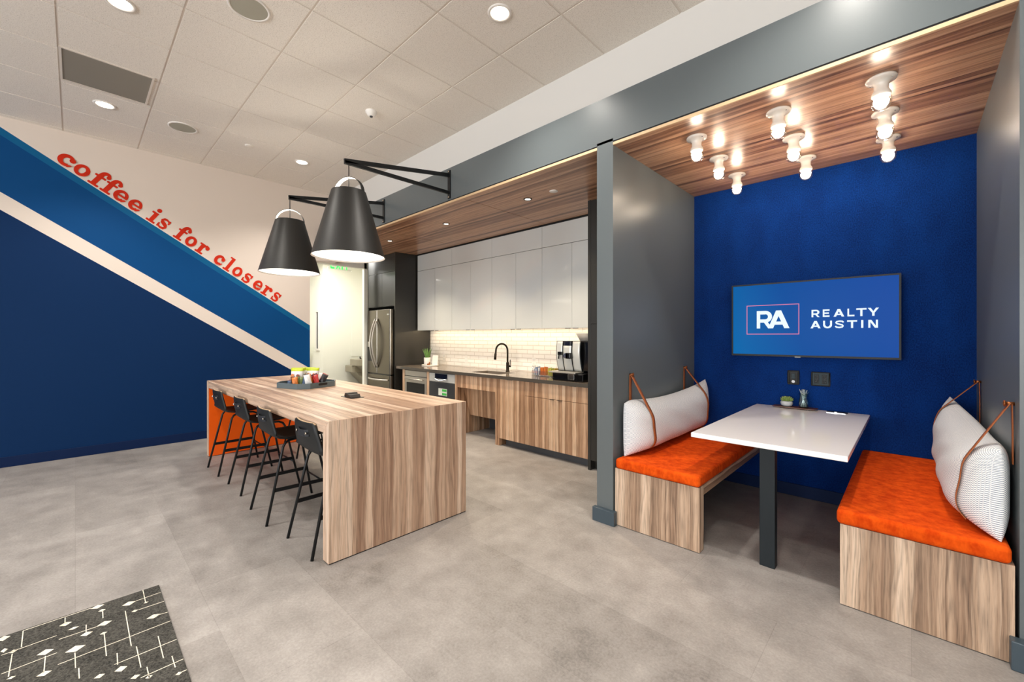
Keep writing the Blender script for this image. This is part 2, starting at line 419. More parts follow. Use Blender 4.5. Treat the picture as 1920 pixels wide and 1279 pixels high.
# ------------------------------------------------------------------ mesh builder
class MB:
    def __init__(s):
        s.v = []; s.f = []; s.mi = []; s.sm = []; s.uv = None
    def add(s, verts, faces, mi=0, smooth=False):
        o = len(s.v)
        s.v += [tuple(map(float, p)) for p in verts]
        for f in faces:
            s.f.append(tuple(i+o for i in f)); s.mi.append(mi); s.sm.append(smooth)
        return s
    def box(s, x0, x1, y0, y1, z0, z1, mi=0, M=None, skip=''):
        vs = [Vector((x, y, z)) for x in (x0, x1) for y in (y0, y1) for z in (z0, z1)]
        if M is not None: vs = [M @ v for v in vs]
        fs = dict(l=(0, 1, 3, 2), r=(4, 6, 7, 5), f=(0, 4, 5, 1), b=(2, 3, 7, 6), d=(0, 2, 6, 4), u=(1, 5, 7, 3))
        return s.add(vs, [q for k, q in fs.items() if k not in skip], mi)
    def lathe(s, c, prof, n=32, mi=0, smooth=True, M=None, cap=True, sx=1, sy=1):
        """prof: list of (radius, z), spun round the vertical through c"""
        c = Vector(c); vs = []; fs = []
        for r, z in prof:
            for k in range(n):
                a = 2*pi*k/n
                p = Vector((r*cos(a)*sx, r*sin(a)*sy, z))
                if M is not None: p = M @ p
                vs.append(c+p)
        for i in range(len(prof)-1):
            for k in range(n):
                k2 = (k+1) % n
                fs.append((i*n+k, i*n+k2, (i+1)*n+k2, (i+1)*n+k))
        s.add(vs, fs, mi, smooth)
        if cap:
            if prof[0][0] > 1e-5: s.add(vs[:n], [tuple(range(n-1, -1, -1))], mi)
            if prof[-1][0] > 1e-5: s.add(vs[-n:], [tuple(range(n))], mi)
        return s
    def cyl(s, a, b, r, n=20, mi=0, r2=None):
        a = Vector(a); b = Vector(b); d = (b-a); L = d.length
        q = d.to_track_quat('Z', 'Y').to_matrix()
        return s.lathe(a, [(r, 0), (r if r2 is None else r2, L)], n, mi, True, q)
    def sphere(s, c, r, n=16, m=10, mi=0, sz=1):
        prof = [(r*sin(pi*i/m), -r*sz*cos(pi*i/m)) for i in range(m+1)]
        prof[0] = (1e-6, prof[0][1]); prof[-1] = (1e-6, prof[-1][1])
        return s.lathe(c, prof, n, mi, True, None, False)
    def tube(s, pts, r, n=10, mi=0, closed=False):
        P = [Vector(p) for p in pts]; vs = []; fs = []
        up = None
        for i, p in enumerate(P):
            t = (P[min(i+1, len(P)-1)]-P[max(i-1, 0)]).normalized()
            if up is None:
                up = Vector((0, 0, 1)) if abs(t.z) < .9 else Vector((1, 0, 0))
            x = t.cross(up).normalized(); y = x.cross(t).normalized(); up = y
            rr = r[i] if isinstance(r, (list, tuple)) else r
            for k in range(n):
                a = 2*pi*k/n
                vs.append(p + x*cos(a)*rr + y*sin(a)*rr)
        for i in range(len(P)-1):
            for k in range(n):
                k2 = (k+1) % n
                fs.append((i*n+k, i*n+k2, (i+1)*n+k2, (i+1)*n+k))
        s.add(vs, fs, mi, True)
        s.add(vs[:n], [tuple(range(n))], mi); s.add(vs[-n:], [tuple(range(n-1, -1, -1))], mi)
        return s
    def prism(s, poly, h0, h1, plane='xy', mi=0, M=None, smooth=False):
        """poly 2d outline pushed from h0 to h1 along the third axis"""
        def p3(u, v, h):
            w = {'xy': (u, v, h), 'xz': (u, h, v), 'yz': (h, u, v)}[plane]
            w = Vector(w); return M @ w if M is not None else w
        n = len(poly)
        vs = [p3(u, v, h0) for u, v in poly]+[p3(u, v, h1) for u, v in poly]
        s.add(vs, [(i, (i+1) % n, n+(i+1) % n, n+i) for i in range(n)], mi, smooth)
        s.add(vs, [tuple(range(n-1, -1, -1)), tuple(range(n, 2*n))], mi)
        return s
    def bar(s, a, b, w, h, mi=0, up=(0, 0, 1)):
        a = Vector(a); b = Vector(b); t = (b-a).normalized()
        x = t.cross(Vector(up)).normalized(); y = x.cross(t)
        vs = [p+x*i*w/2+y*j*h/2 for p in (a, b) for i, j in ((-1, -1), (1, -1), (1, 1), (-1, 1))]
        return s.add(vs, [(0, 1, 2, 3), (7, 6, 5, 4), (0, 4, 5, 1), (1, 5, 6, 2), (2, 6, 7, 3), (3, 7, 4, 0)], mi)
    def grid(s, fn, nu, nv, mi=0, smooth=True, flip=False):
        vs = [fn(i/nu, j/nv) for i in range(nu+1) for j in range(nv+1)]
        w = nv+1
        fs = [(i*w+j, (i+1)*w+j, (i+1)*w+j+1, i*w+j+1) for i in range(nu) for j in range(nv)]
        if flip: fs = [f[::-1] for f in fs]
        return s.add(vs, fs, mi, smooth)

ROOTS = {}
def root_of(o):
    while o.parent: o = o.parent
    return o
def make(name, mb, mats, parent=None, bevel=0, bseg=2, loc=None, weld=True, recalc=True, rot=0):
    """links a mesh as ONE object; mb is in world coordinates, the mesh is stored round its thing's base"""
    if isinstance(mats, str): mats = [mats]
    if parent is not None:
        L = Vector(ROOTS[root_of(parent).name])
    elif loc is not None: L = Vector(loc)
    else:
        xs = [v[0] for v in mb.v]; ys = [v[1] for v in mb.v]; zs = [v[2] for v in mb.v]
        L = Vector(((min(xs)+max(xs))/2, (min(ys)+max(ys))/2, min(zs)))
    me = bpy.data.meshes.new(name)
    me.from_pydata([Vector(v)-L for v in mb.v], [], mb.f)
    for mname in mats: me.materials.append(MATS[mname])
    me.polygons.foreach_set('material_index', mb.mi)
    me.polygons.foreach_set('use_smooth', mb.sm)
    if mb.uv:
        ul = me.uv_layers.new(name='UVMap')
        for lp in me.loops: ul.data[lp.index].uv = mb.uv[lp.vertex_index]
    if recalc or weld:
        import bmesh
        bm = bmesh.new(); bm.from_mesh(me)
        if weld and not mb.uv: bmesh.ops.remove_doubles(bm, verts=bm.verts, dist=1e-5)
        if recalc: bmesh.ops.recalc_face_normals(bm, faces=bm.faces)
        bm.to_mesh(me); bm.free()
    me.update()
    o = bpy.data.objects.new(name, me); COL.objects.link(o)
    if parent is not None: o.parent = parent
    else:
        o.location = L; ROOTS[o.name] = tuple(L)
    if bevel:
        b = o.modifiers.new('bevel', 'BEVEL'); b.width = bevel; b.segments = bseg; b.limit_method = 'ANGLE'; b.angle_limit = radians(40)
    return o
def tag(o, label, cat, group=None):
    o['label'] = label; o['category'] = cat
    if group: o['group'] = group
    return o
def thing(name, loc, label, cat, group=None):
    o = bpy.data.objects.new(name, None); COL.objects.link(o)
    o.empty_display_size = .1
    o.location = loc; ROOTS[o.name] = tuple(loc)
    return tag(o, label, cat, group)
def struct(name, mb, mats, bevel=0, loc=(0, 0, 0), weld=True):
    o = make(name, mb, mats, None, bevel, loc=loc, weld=weld); o['kind'] = 'structure'; return o
def box(x0, x1, y0, y1, z0, z1): return MB().box(x0, x1, y0, y1, z0, z1)
def copy_thing(src, loc, label, rotz=0):
    r = src.copy(); COL.objects.link(r); r.location = loc; r.rotation_euler = (0, 0, rotz); r['label'] = label
    for ch in list(src.children):
        c = ch.copy(); COL.objects.link(c); c.parent = r
        for g in list(ch.children):
            d = g.copy(); COL.objects.link(d); d.parent = c
    return r
def lamp(name, parent, loc, kind, energy, color, **kw):
    d = bpy.data.lights.new(name, kind); d.energy = energy; d.color = color
    for k, v in kw.items(): setattr(d, k, v)
    o = bpy.data.objects.new(name, d); COL.objects.link(o)
    L = Vector(ROOTS[root_of(parent).name])
    o.parent = parent; o.location = Vector(loc)-L
    return o
def arc(cx, cy, r, a0, a1, n=8):
    return [(cx+r*cos(radians(a0+(a1-a0)*i/n)), cy+r*sin(radians(a0+(a1-a0)*i/n))) for i in range(n+1)]
def rrect(x0, x1, y0, y1, r, n=5):
    return arc(x1-r, y0+r, r, -90, 0, n)+arc(x1-r, y1-r, r, 0, 90, n)+arc(x0+r, y1-r, r, 90, 180, n)+arc(x0+r, y0+r, r, 180, 270, n)

# ================================================================== SETTING
XL = -6.72            # wall with the lettering
XH = -6.85            # wall with the opening to the hall
YF = 2.655            # face of the grey header and of the booth
YW = 2.914            # white wall above the header
ZC = 3.593            # ceiling
ZS = 2.713            # wood soffits
YB = 4.2              # felt wall of the booth
YK = 4.28             # back wall of the kitchen
XR = 5.0; Y0 = -6.6

struct('floor', MB().box(-12, XR, Y0, 6.0, -.1, 0), 'floor_vinyl')

# ceiling: tegular tiles hanging a little below a narrow metal grid
T = .6096; gx0 = -2.3758; gy0 = 1.738
b = MB()
i0 = int(math.floor((XL-gx0)/T)); i1 = int(math.ceil((XR-gx0)/T))
j0 = int(math.floor((Y0-gy0)/T)); j1 = 2
gw = .0075
for i in range(i0, i1):
    for j in range(j0, j1):
        xa = max(gx0+i*T+gw, XL); xb = min(gx0+(i+1)*T-gw, XR)
        ya = max(gy0+j*T+gw, Y0); yb = min(gy0+(j+1)*T-gw, YW)
        if xb-xa < .01 or yb-ya < .01: continue
        b.box(xa, xb, ya, yb, ZC, ZC+.012, 0, None, 'u')
b.box(XL-.1, XR, Y0, YW+.1, ZC+.004, ZC+.06, 1)
struct('ceiling', b, ['ceiling_tile', 'grid_metal'], weld=False)

# wall with the mural: white, navy, a white diagonal, two blues
ang = radians(-32.978)
OY, OZ = -.53, 3.482
def wall_band(v0, v1):
    """polygon (y,z) of the strip v0..v1 across the diagonal, clipped to the wall"""
    cy, sy = cos(ang), sin(ang)
    def P(u, v): return (OY+u*cy-v*sy, OZ+u*sy+v*cy)
    poly = [P(-9, v0), P(9, v0), P(9, v1), P(-9, v1)]
    def clip(poly, f):
        out = []
        for k in range(len(poly)):
            a, c = poly[k], poly[(k+1) % len(poly)]
            fa, fc = f(a), f(c)
            if fa >= 0: out.append(a)
            if fa*fc < 0:
                t = fa/(fa-fc); out.append((a[0]+t*(c[0]-a[0]), a[1]+t*(c[1]-a[1])))
        return out
    for f in (lambda p: p[0]-Y0, lambda p: 2.507-p[0], lambda p: p[1], lambda p: ZC-p[1]):
        poly = clip(poly, f)
        if not poly: return []
    return poly
b = MB()
bands = [(0, 20, 0), (-.068, 0, 1), (-.556, -.068, 2), (-.709, -.556, 3), (-20, -.709, 4)]
for v0, v1, mi in bands:
    poly = wall_band(v0, v1)
    if len(poly) > 2: b.add([(XL, y, z) for y, z in poly], [tuple(range(len(poly)))], mi)
b.box(XL-.13, XL-.002, Y0, 2.507, 0, ZC+.02, 5, None, '')
b.box(XL-.13, XL-.0005, 2.507, YW, 2.53, ZC+.02, 0)
struct('wall_left', b, ['paint_warm_white', 'paint_teal_blue', 'paint_mid_blue', 'paint_warm_white', 'paint_navy', 'hall_white'], weld=False)
struct('baseboard_left', box(XL, XL+.014, Y0, 2.507, 0, .105), 'paint_navy_trim', .003)

# white wall above the header, header, soffits
struct('wall_upper_kitchen', box(XL, XR, YW, YW+.12, 2.80, ZC+.02), 'paint_white')
b = MB().box(XL, XR, YF, YW, 2.742, 3.072)
struct('wall_header', b, 'paint_grey')
struct('shadow_gap_strip', MB().box(XL, -1.673, YF+.004, YF+.03, 2.73, 2.744).box(-1.541, .318, YF+.004, YF+.03, 2.73, 2.744), 'soft_shadow_black')  # black strip painted in for the shade of the gap under the header
# kitchen soffit: three laminate panels with open seams, black reveal at the cabinets
b = MB()
xs = [XH-.1, -4.95, -3.22, -1.673]
for a, c in zip(xs[:-1], xs[1:]):
    b.box(a+.003, c-.003, YF+.012, 3.965, ZS, ZS+.025)
struct('ceiling_soffit_kitchen', b, 'soffit_wood')
struct('ceiling_plenum_kitchen', box(XH-.15, -1.55, YF+.02, YK+.1, ZS+.025, ZS+.07), 'soft_shadow_black')
struct('trim_2', box(XL, -1.673, YF, YF+.0125, ZS, ZS+.019), 'edge_wood')
struct('ceiling_soffit_booth', box(-1.541, .318, YF+.012, YB, ZS, ZS+.025), 'soffit_wood')
struct('trim_3', box(-1.541, .318, YF, YF+.0125, ZS, ZS+.019), 'edge_wood')
struct('ceiling_plenum_booth', box(-1.541, .318, YF+.03, YB, ZS+.025, ZS+.07), 'soft_shadow_black')

# booth walls
struct('wall_booth_left', box(-1.673, -1.541, YF, YK+.05, 0, 2.76), 'paint_grey')
struct('baseboard_booth_left', MB().box(-1.69, -1.513, YF-.037, YF, 0, .1).box(-1.541, -1.513, YF, YF+.005, 0, .1), 'paint_grey_trim', .004)
struct('wall_booth_right', box(.318, XR, YF, YK+.05, 0, 2.76), 'paint_grey')
struct('baseboard_booth_right', box(.29, XR, YF-.05, YF, 0, .118), 'paint_grey_trim', .004)
struct('wall_booth_back', box(-1.541, .318, YB, YB+.1, 0, 2.76), 'blue_felt')
struct('baseboard_booth_back', box(-1.541, .318, YB-.014, YB, 0, .1), 'paint_navy_trim', .003)

# kitchen back wall, opening to the hall
struct('wall_kitchen_back', box(XH-.15, -1.673, YK, YK+.1, 0, 2.79), 'white_brick')
b = MB()
b.box(XH-.07, XH, 3.46, 3.508, 0, 2.76).box(XH-.07, XH, 2.3, 3.508, 2.515, 2.76)
struct('wall_hall', b, 'hall_white')
struct('wall_hall_end', box(-9.02, -8.9, 3.62, 4.75, 0, 2.9), 'hall_white')
struct('wall_hall_return', box(-10.9, -8.9, 3.58, 3.62, 0, 2.9), 'hall_white')
struct('wall_hall_far', box(-11, -10.9, -.5, 3.62, 0, 2.9), 'hall_white')
struct('wall_hall_right', box(-9.02, -7.12, 4.78, 4.9, 0, 2.9), 'hall_white')   # the fountain hangs on it
struct('wall_hall_left', box(-11, XL-.13, -.6, -.5, 0, 2.9), 'hall_white')
struct('wall_hall_side', box(-7.12, -7.01, 3.58, 4.9, 0, 2.9), 'hall_white')
struct('ceiling_hall', box(-11, XL-.13, -.6, 4.9, 2.9, 3.0), 'hall_white')
area_light('hall_ceiling_panel', (-8.0, 2.9, 2.88), (0, 0, 0), 1.2, 1.2, 66, (1, .985, .95))
area_light('hall_far_ceiling_panel', (-9.8, 1.6, 2.88), (0, 0, 0), 1.0, 1.0, 34, (1, .975, .93))

# room behind the camera: right wall and glazed front
struct('wall_right', box(XR, XR+.1, Y0, YF, 0, ZC+.02), 'paint_white')
b = MB().box(XL-.13, XR+.1, Y0-.1, Y0, 3.1, ZC+.02).box(XL-.13, XR+.1, Y0-.1, Y0, 0, .35)
edges = [XL-.13]+[q for w in WIN for q in w]+[XR+.1]
for k in range(0, len(edges), 2): b.box(edges[k], edges[k+1], Y0-.1, Y0, .35, 3.1)
struct('wall_front', b, 'paint_white')
for k, (a, c) in enumerate(WIN):
    w = struct('window_%d' % (k+1), MB().box(a, c, Y0-.06, Y0-.05, .35, 3.1), 'clear_glass')

# ================================================================== LETTERING ON THE WALL
def stroke(pts, ws, capn=6):
    """ribbon polygon along pts with a width at each point and round ends"""
    P = [Vector(p) for p in pts]; Lf = []; Rt = []
    for i, p in enumerate(P):
        t = (P[min(i+1, len(P)-1)]-P[max(i-1, 0)]).normalized(); nrm = Vector((-t.y, t.x))
        w = ws[i] if isinstance(ws, (list, tuple)) else ws
        Lf.append(p+nrm*w/2); Rt.append(p-nrm*w/2)
    return Lf, Rt
def glyph(ch):
    """list of closed outlines (polygons), unit box: width 1, x height 1"""
    out = []
    def ribbon(pts, ws, caps=True):
        L, R = stroke(pts, ws)
        for i in range(len(L)-1): out.append([R[i], R[i+1], L[i+1], L[i]])
        if caps:
            for k in (0, -1):
                c = (L[k]+R[k])/2; disc(c.x, c.y, (L[k]-R[k]).length/2)
    def disc(x, y, r, rx=None):
        out.append([Vector((x+(rx or r)*cos(2*pi*k/20), y+r*sin(2*pi*k/20))) for k in range(20)])
    def ring(a0, a1, ai=.20, bi=.285, cxi=.5, n=40):
        for k in range(n):
            t0 = radians(a0+(a1-a0)*k/n); t1 = radians(a0+(a1-a0)*(k+1)/n)
            o = lambda t: Vector((.5+.5*cos(t), .5+.52*sin(t))); i_ = lambda t: Vector((cxi+ai*cos(t), .5+bi*sin(t)))
            out.append([o(t0), o(t1), i_(t1), i_(t0)])
    def rr(x0, x1, y0, y1): # rounded bar
        r = min(x1-x0, y1-y0)/2*.9
        out.append([Vector(p) for p in rrect(x0, x1, y0, y1, r)])
    if ch == 'o': ring(0, 360)
    elif ch == 'c':
        ring(40, 312, .23, .27, .56); disc(.80, .70, .19, .19); ribbon([(.78, .12), (.93, .26)], [.2, .12])
    elif ch == 'e':
        ring(0, 318, .22, .30, .53); rr(.14, 1.0, .40, .56); ribbon([(.78, .12), (.94, .26)], [.21, .13])
    elif ch == 'f':
        rr(.0, .80, -.03, .15); out.append([Vector(p) for p in [(.20, .05), (.56, .05), (.56, 1.0), (.20, 1.0)]])
        rr(.0, .84, .82, 1.0)
        pts = [(.39, .98)]+[(.66+.27*cos(radians(a)), 1.05+.36*sin(radians(a))) for a in range(175, 35, -12)]
        ribbon(pts, [.36]+[.36-.14*(k/11) for k in range(len(pts)-1)]); disc(.87, 1.20, .16, .16)
    elif ch == 'i':
        rr(.0, 1.0, -.03, .15); out.append([Vector(p) for p in [(.28, .05), (.72, .05), (.72, 1.0), (.28, 1.0)]]); rr(.0, .70, .83, 1.0); disc(.50, 1.29, .19, .25)
    elif ch == 'l':
        rr(.0, 1.0, -.03, .15); out.append([Vector(p) for p in [(.28, .05), (.73, .05), (.73, 1.46), (.28, 1.46)]]); rr(.0, .72, 1.30, 1.46)
    elif ch == 'r':
        rr(.0, .76, -.03, .15); out.append([Vector(p) for p in [(.17, .05), (.52, .05), (.52, 1.0), (.17, 1.0)]]); rr(.0, .50, .83, 1.0)
        ribbon([(.40, .62), (.52, .82), (.68, .93), (.84, .88)], [.16, .20, .24, .22]); disc(.83, .78, .19, .19)
    elif ch == 's':
        pts = [(.86, .76), (.74, .90), (.52, .945), (.28, .90), (.17, .74), (.26, .60), (.5, .51), (.74, .41), (.84, .26), (.74, .10), (.48, .045), (.24, .09), (.12, .24)]
        ribbon(pts, [.12, .15, .19, .24, .28, .31, .33, .31, .28, .24, .19, .15, .12])
        rr(.80, .97, .60, 1.0); rr(.02, .19, .0, .40)
    return out
letters = [('c', .430, .566), ('o', .578, .706), ('f', .730, .856), ('f', .846, .972), ('e', .955, 1.086), ('e', 1.108, 1.234), ('i', 1.322, 1.418), ('s', 1.434, 1.536),
           ('f', 1.629, 1.750), ('o', 1.750, 1.868), ('r', 1.892, 2.014), ('c', 2.116, 2.230), ('l', 2.254, 2.342), ('o', 2.362, 2.478), ('s', 2.508, 2.612),
           ('e', 2.660, 2.774), ('r', 2.794, 2.914), ('s', 2.946, 3.048)]
lt = thing('wall_lettering', (XL+.002, .9, 2.5), 'red slab-serif words "coffee is for closers" running down the white wall', 'lettering')
BASEV, XH_ = .016, .134
for ch, u0, u1 in letters:
    b = MB()
    for kp, poly in enumerate(glyph(ch)):
        vs = []
        for p in poly:
            u = u0+(u1-u0)*p.x; v = BASEV+XH_*p.y
            vs.append((XL+.002+.0002*kp, OY+u*cos(ang)-v*sin(ang), OZ+u*sin(ang)+v*cos(ang)))
        b.add(vs, [tuple(range(len(vs)))])
    make('letter', b, 'lettering_red', lt, weld=False)

# ================================================================== CEILING FITTINGS
CEIL_G = 'recessed ceiling downlights'
def downlight(loc, label, r=.062):
    t = thing('ceiling_downlight', loc, label, 'ceiling light', CEIL_G)
    x, y, z = loc
    make('trim_ring', MB().lathe((x, y, z), [(r+.022, 0), (r+.018, -.008), (r+.002, -.006), (r, 0)], 32, cap=False), 'trim_white', t)
    make('lens', MB().lathe((x, y, z), [(r, -.004), (1e-4, -.004)], 32, cap=False), 'lamp_lens', t, recalc=False)
    lamp('lamp_beam', t, (x, y, z-.03), 'SPOT', 125, (1, .94, .86), spot_size=radians(125), spot_blend=.8, shadow_soft_size=.06)
    return t
dl0 = downlight((-3.855, .209, ZC), 'round downlight at the top edge of the picture, above the grey vent tile')
for (x, y), lab in {(-5.658, .197): 'round downlight just beyond the grey vent tile', (-5.688, 2.023): 'round downlight nearest the hanging lamps in the far ceiling tiles',
                    (-2.068, 2.039): 'round downlight nearest the white wall above the header'}.items():
    copy_thing(dl0, (x, y, ZC), lab)
for k, (x, y) in enumerate([(-.25, .2), (-.25, 2.03), (1.55, .2), (-3.86, -1.63), (-2.07, -1.63), (-.25, -1.63), (1.55, -1.63)]):  # extra downlights out of view, added to balance the room's light
    copy_thing(dl0, (x, y, ZC), 'unseen round downlight added over and behind the camera to balance the light')
SPK = None
def speaker(loc, label):
    x, y, z = loc
    t = thing('ceiling_speaker', loc, label, 'speaker', 'round ceiling speakers')
    make('bezel', MB().lathe(loc, [(.128, 0), (.126, -.007), (.112, -.008), (.110, 0)], 40, cap=False), 'trim_white', t)
    make('grille', MB().lathe(loc, [(.112, -.005), (.06, -.008), (1e-4, -.009)], 40, cap=False), 'grille_grey', t)
    return t
sp0 = speaker((-3.273, .822, ZC), 'larger-looking round grey ceiling speaker at the top edge of the picture')
copy_thing(sp0, (-5.669, .802, ZC), 'round grey ceiling speaker in the tiles near the lettered wall')
vt = thing('ceiling_vent', (-5.06, .2, ZC), 'grey perforated rectangular air vent filling half a ceiling tile', 'vent')
make('frame', MB().box(-5.36, -4.76, -.09, -.075, ZC-.008, ZC).box(-5.36, -4.76, .465, .48, ZC-.008, ZC).box(-5.36, -5.345, -.075, .465, ZC-.008, ZC).box(-4.775, -4.76, -.075, .465, ZC-.008, ZC), 'grid_metal', vt)
make('grille', box(-5.345, -4.775, -.075, .465, ZC-.004, ZC-.0005), 'vent_grille', vt)
sd = thing('smoke_detector', (-3.905, 2.046, ZC), 'small white dome smoke detector on the ceiling', 'smoke detector')
make('base', MB().lathe((-3.905, 2.046, ZC), [(.055, 0), (.055, -.012), (.046, -.02), (.036, -.042), (.026, -.048), (1e-4, -.049)], 28, cap=False), 'plastic_white', sd)
make('sensor', MB().lathe((-3.905, 2.046, ZC-.046), [(.016, 0), (.014, -.012), (1e-4, -.014)], 16, cap=False), 'appliance_grey', sd)
spk = MB().lathe((-5.645, 1.417, ZC), [(.042, 0), (.042, -.006), (.036, -.009), (1e-4, -.010)], 28, cap=False)
tag(make('sprinkler_cover', spk, 'ceiling_tile', loc=(-5.645, 1.417, ZC)), 'flat round sprinkler cover plate on the far ceiling', 'sprinkler')

SOF_G = 'small lights in the wooden kitchen soffit'
def soffit_light(x, y, label):
    t = thing('soffit_downlight', (x, y, ZS), label, 'ceiling light', SOF_G)
    make('trim_ring', MB().lathe((x, y, ZS), [(.044, 0), (.042, -.005), (.030, -.005), (.029, 0)], 28, cap=False), 'black_metal', t)
    make('lens', MB().lathe((x, y, ZS), [(.031, -.003), (1e-4, -.003)], 28, cap=False), 'soffit_lens', t, recalc=False)
    lamp('lamp_beam', t, (x, y, ZS-.02), 'SPOT', 95, (1, .84, .62), spot_size=radians(110), spot_blend=.7, shadow_soft_size=.03)
    return t
s0 = soffit_light(-2.766, 3.12, 'small soffit light beside the flat white disc, nearest the booth')
copy_thing(s0, (-4.092, 3.12, ZS), 'small soffit light in the middle of the wooden kitchen soffit')
copy_thing(s0, (-5.406, 3.12, ZS), 'small soffit light at the fridge end, close to the big hanging lamp')
tag(make('sprinkler_cover', MB().lathe((-2.438, 3.117, ZS), [(.040, 0), (.040, -.004), (.034, -.006), (1e-4, -.007)], 28, cap=False), 'plastic_white', loc=(-2.438, 3.117, ZS)),
    'flat white disc cover in the wooden kitchen soffit', 'sprinkler')

# ================================================================== PENDANTS ON WALL ARMS
def arm(x, label):
    t = thing('lamp_arm', (x, YF, 2.9), label, 'bracket', 'black wall arms carrying the pendants')
    make('wall_plate', MB().box(x-.022, x+.022, YF-.010, YF, 2.755, 3.045), 'black_metal', t, .002)
    make('upper_bar', MB().bar((x, YF-.01, 2.995), (x, 1.555, 2.812), .022, .034), 'black_metal', t)
    make('lower_bar', MB().bar((x, YF-.01, 2.815), (x, 1.555, 2.802), .022, .03), 'black_metal', t)
    for z in (3.03, 2.77):
        make('bolt', MB().cyl((x, YF-.010, z), (x, YF-.017, z), .008, 12), 'brass_steel', t)
    return t
def pendant(x, y, label, spin):
    t = thing('pendant_lamp', (x, y, 2.01), label, 'pendant lamp', 'black conical pendant lamps')
    zt, zb, rt, rb = 2.560, 2.012, .138, .292
    n = 56
    b = MB().lathe((x, y, 0), [(rt, zt), (rb, zb)], n, cap=False)
    make('shade', b, 'shade_black', t, recalc=False)
    b = MB().lathe((x, y, 0), [(rb, zb), (rb-.003, zb), (rt-.004, zt)], n, cap=False)
    make('shade_lining', b, 'shade_white_inside', t, recalc=False)
    # the shade runs on upwards as an arched handle band
    hw = .021
    def band(rad, flip):
        pts = []
        for k in range(25):
            a = pi*k/24
            pts.append((rad*cos(a), zt-.012+ (rad-.004)*1.0*sin(a)))
        vs = []
        for px, pz in pts:
            for w in (-hw, hw):
                vs.append((x+px*cos(spin)-w*sin(spin), y+px*sin(spin)+w*cos(spin), pz))
        fs = [(2*k, 2*k+1, 2*k+3, 2*k+2) for k in range(24)]
        if flip: fs = [f[::-1] for f in fs]
        return vs, fs
    vs, fs = band(rt+.001, False); make('handle_band', MB().add(vs, fs, 0, True), 'shade_black', t, recalc=False)
    vs, fs = band(rt-.004, True); make('handle_lining', MB().add(vs, fs, 0, True), 'shade_white_inside', t, recalc=False)
    make('cord', MB().tube([(x, y, 2.786), (x, y, 2.5), (x, y, 2.33)], .004, 8), 'black_metal', t)
    make('socket', MB().cyl((x, y, 2.36), (x, y, 2.25), .022, 16), 'black_metal', t)
    make('diffuser', MB().lathe((x, y, zb+.012), [(rb-.010, 0), (1e-4, 0)], n, cap=False), 'pendant_diffuser', t, recalc=False)
    lamp('lamp_glow', t, (x, y, 2.42), 'POINT', 10, (1, .93, .82), shadow_soft_size=.05)
    return t
arm(-3.425, 'black triangular wall arm holding the larger-looking near pendant')
arm(-4.742, 'black triangular wall arm holding the far pendant, partly hidden')
pendant(-3.425, 1.593, 'black conical pendant nearest the camera, overlapping the other one', radians(28))
pendant(-4.742, 1.567, 'black conical pendant farther away, beside the red lettering', radians(58))

# ================================================================== ISLAND
ILX, IRX, IY0, IY1, IZ, ITH = -5.735, -2.468, 1.025, 2.071, .845, .078
isl = thing('kitchen_island', ((ILX+IRX)/2, (IY0+IY1)/2, 0), 'wood-grain waterfall island with orange inner end panel', 'kitchen island')
make('top', MB().prism([(ILX, IZ), (IRX, IZ), (IRX-ITH, IZ-ITH), (ILX+ITH, IZ-ITH)], IY0, IY1, 'xz'), 'island_wood_along', isl, .0015, 1)
make('end_panel', MB().prism([(IRX, IZ), (IRX, .006), (IRX-ITH, .006), (IRX-ITH, IZ-ITH)], IY0, IY1, 'xz'), 'island_wood_vertical', isl, .0015, 1)
make('end_panel', MB().prism([(ILX, IZ), (ILX, .006), (ILX+ITH, .006), (ILX+ITH, IZ-ITH)], IY0, IY1, 'xz'), 'island_wood_vertical', isl, .0015, 1)
o = make('inner_face', MB().box(ILX+ITH, ILX+ITH+.003, IY0+.004, IY1-.004, .006, IZ-ITH), 'orange_laminate', isl); o['label'] = 'orange inner face'
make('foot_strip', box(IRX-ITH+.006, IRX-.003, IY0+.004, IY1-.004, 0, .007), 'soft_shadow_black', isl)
make('foot_strip', box(ILX+.003, ILX+ITH-.006, IY0+.004, IY1-.004, 0, .007), 'soft_shadow_black', isl)

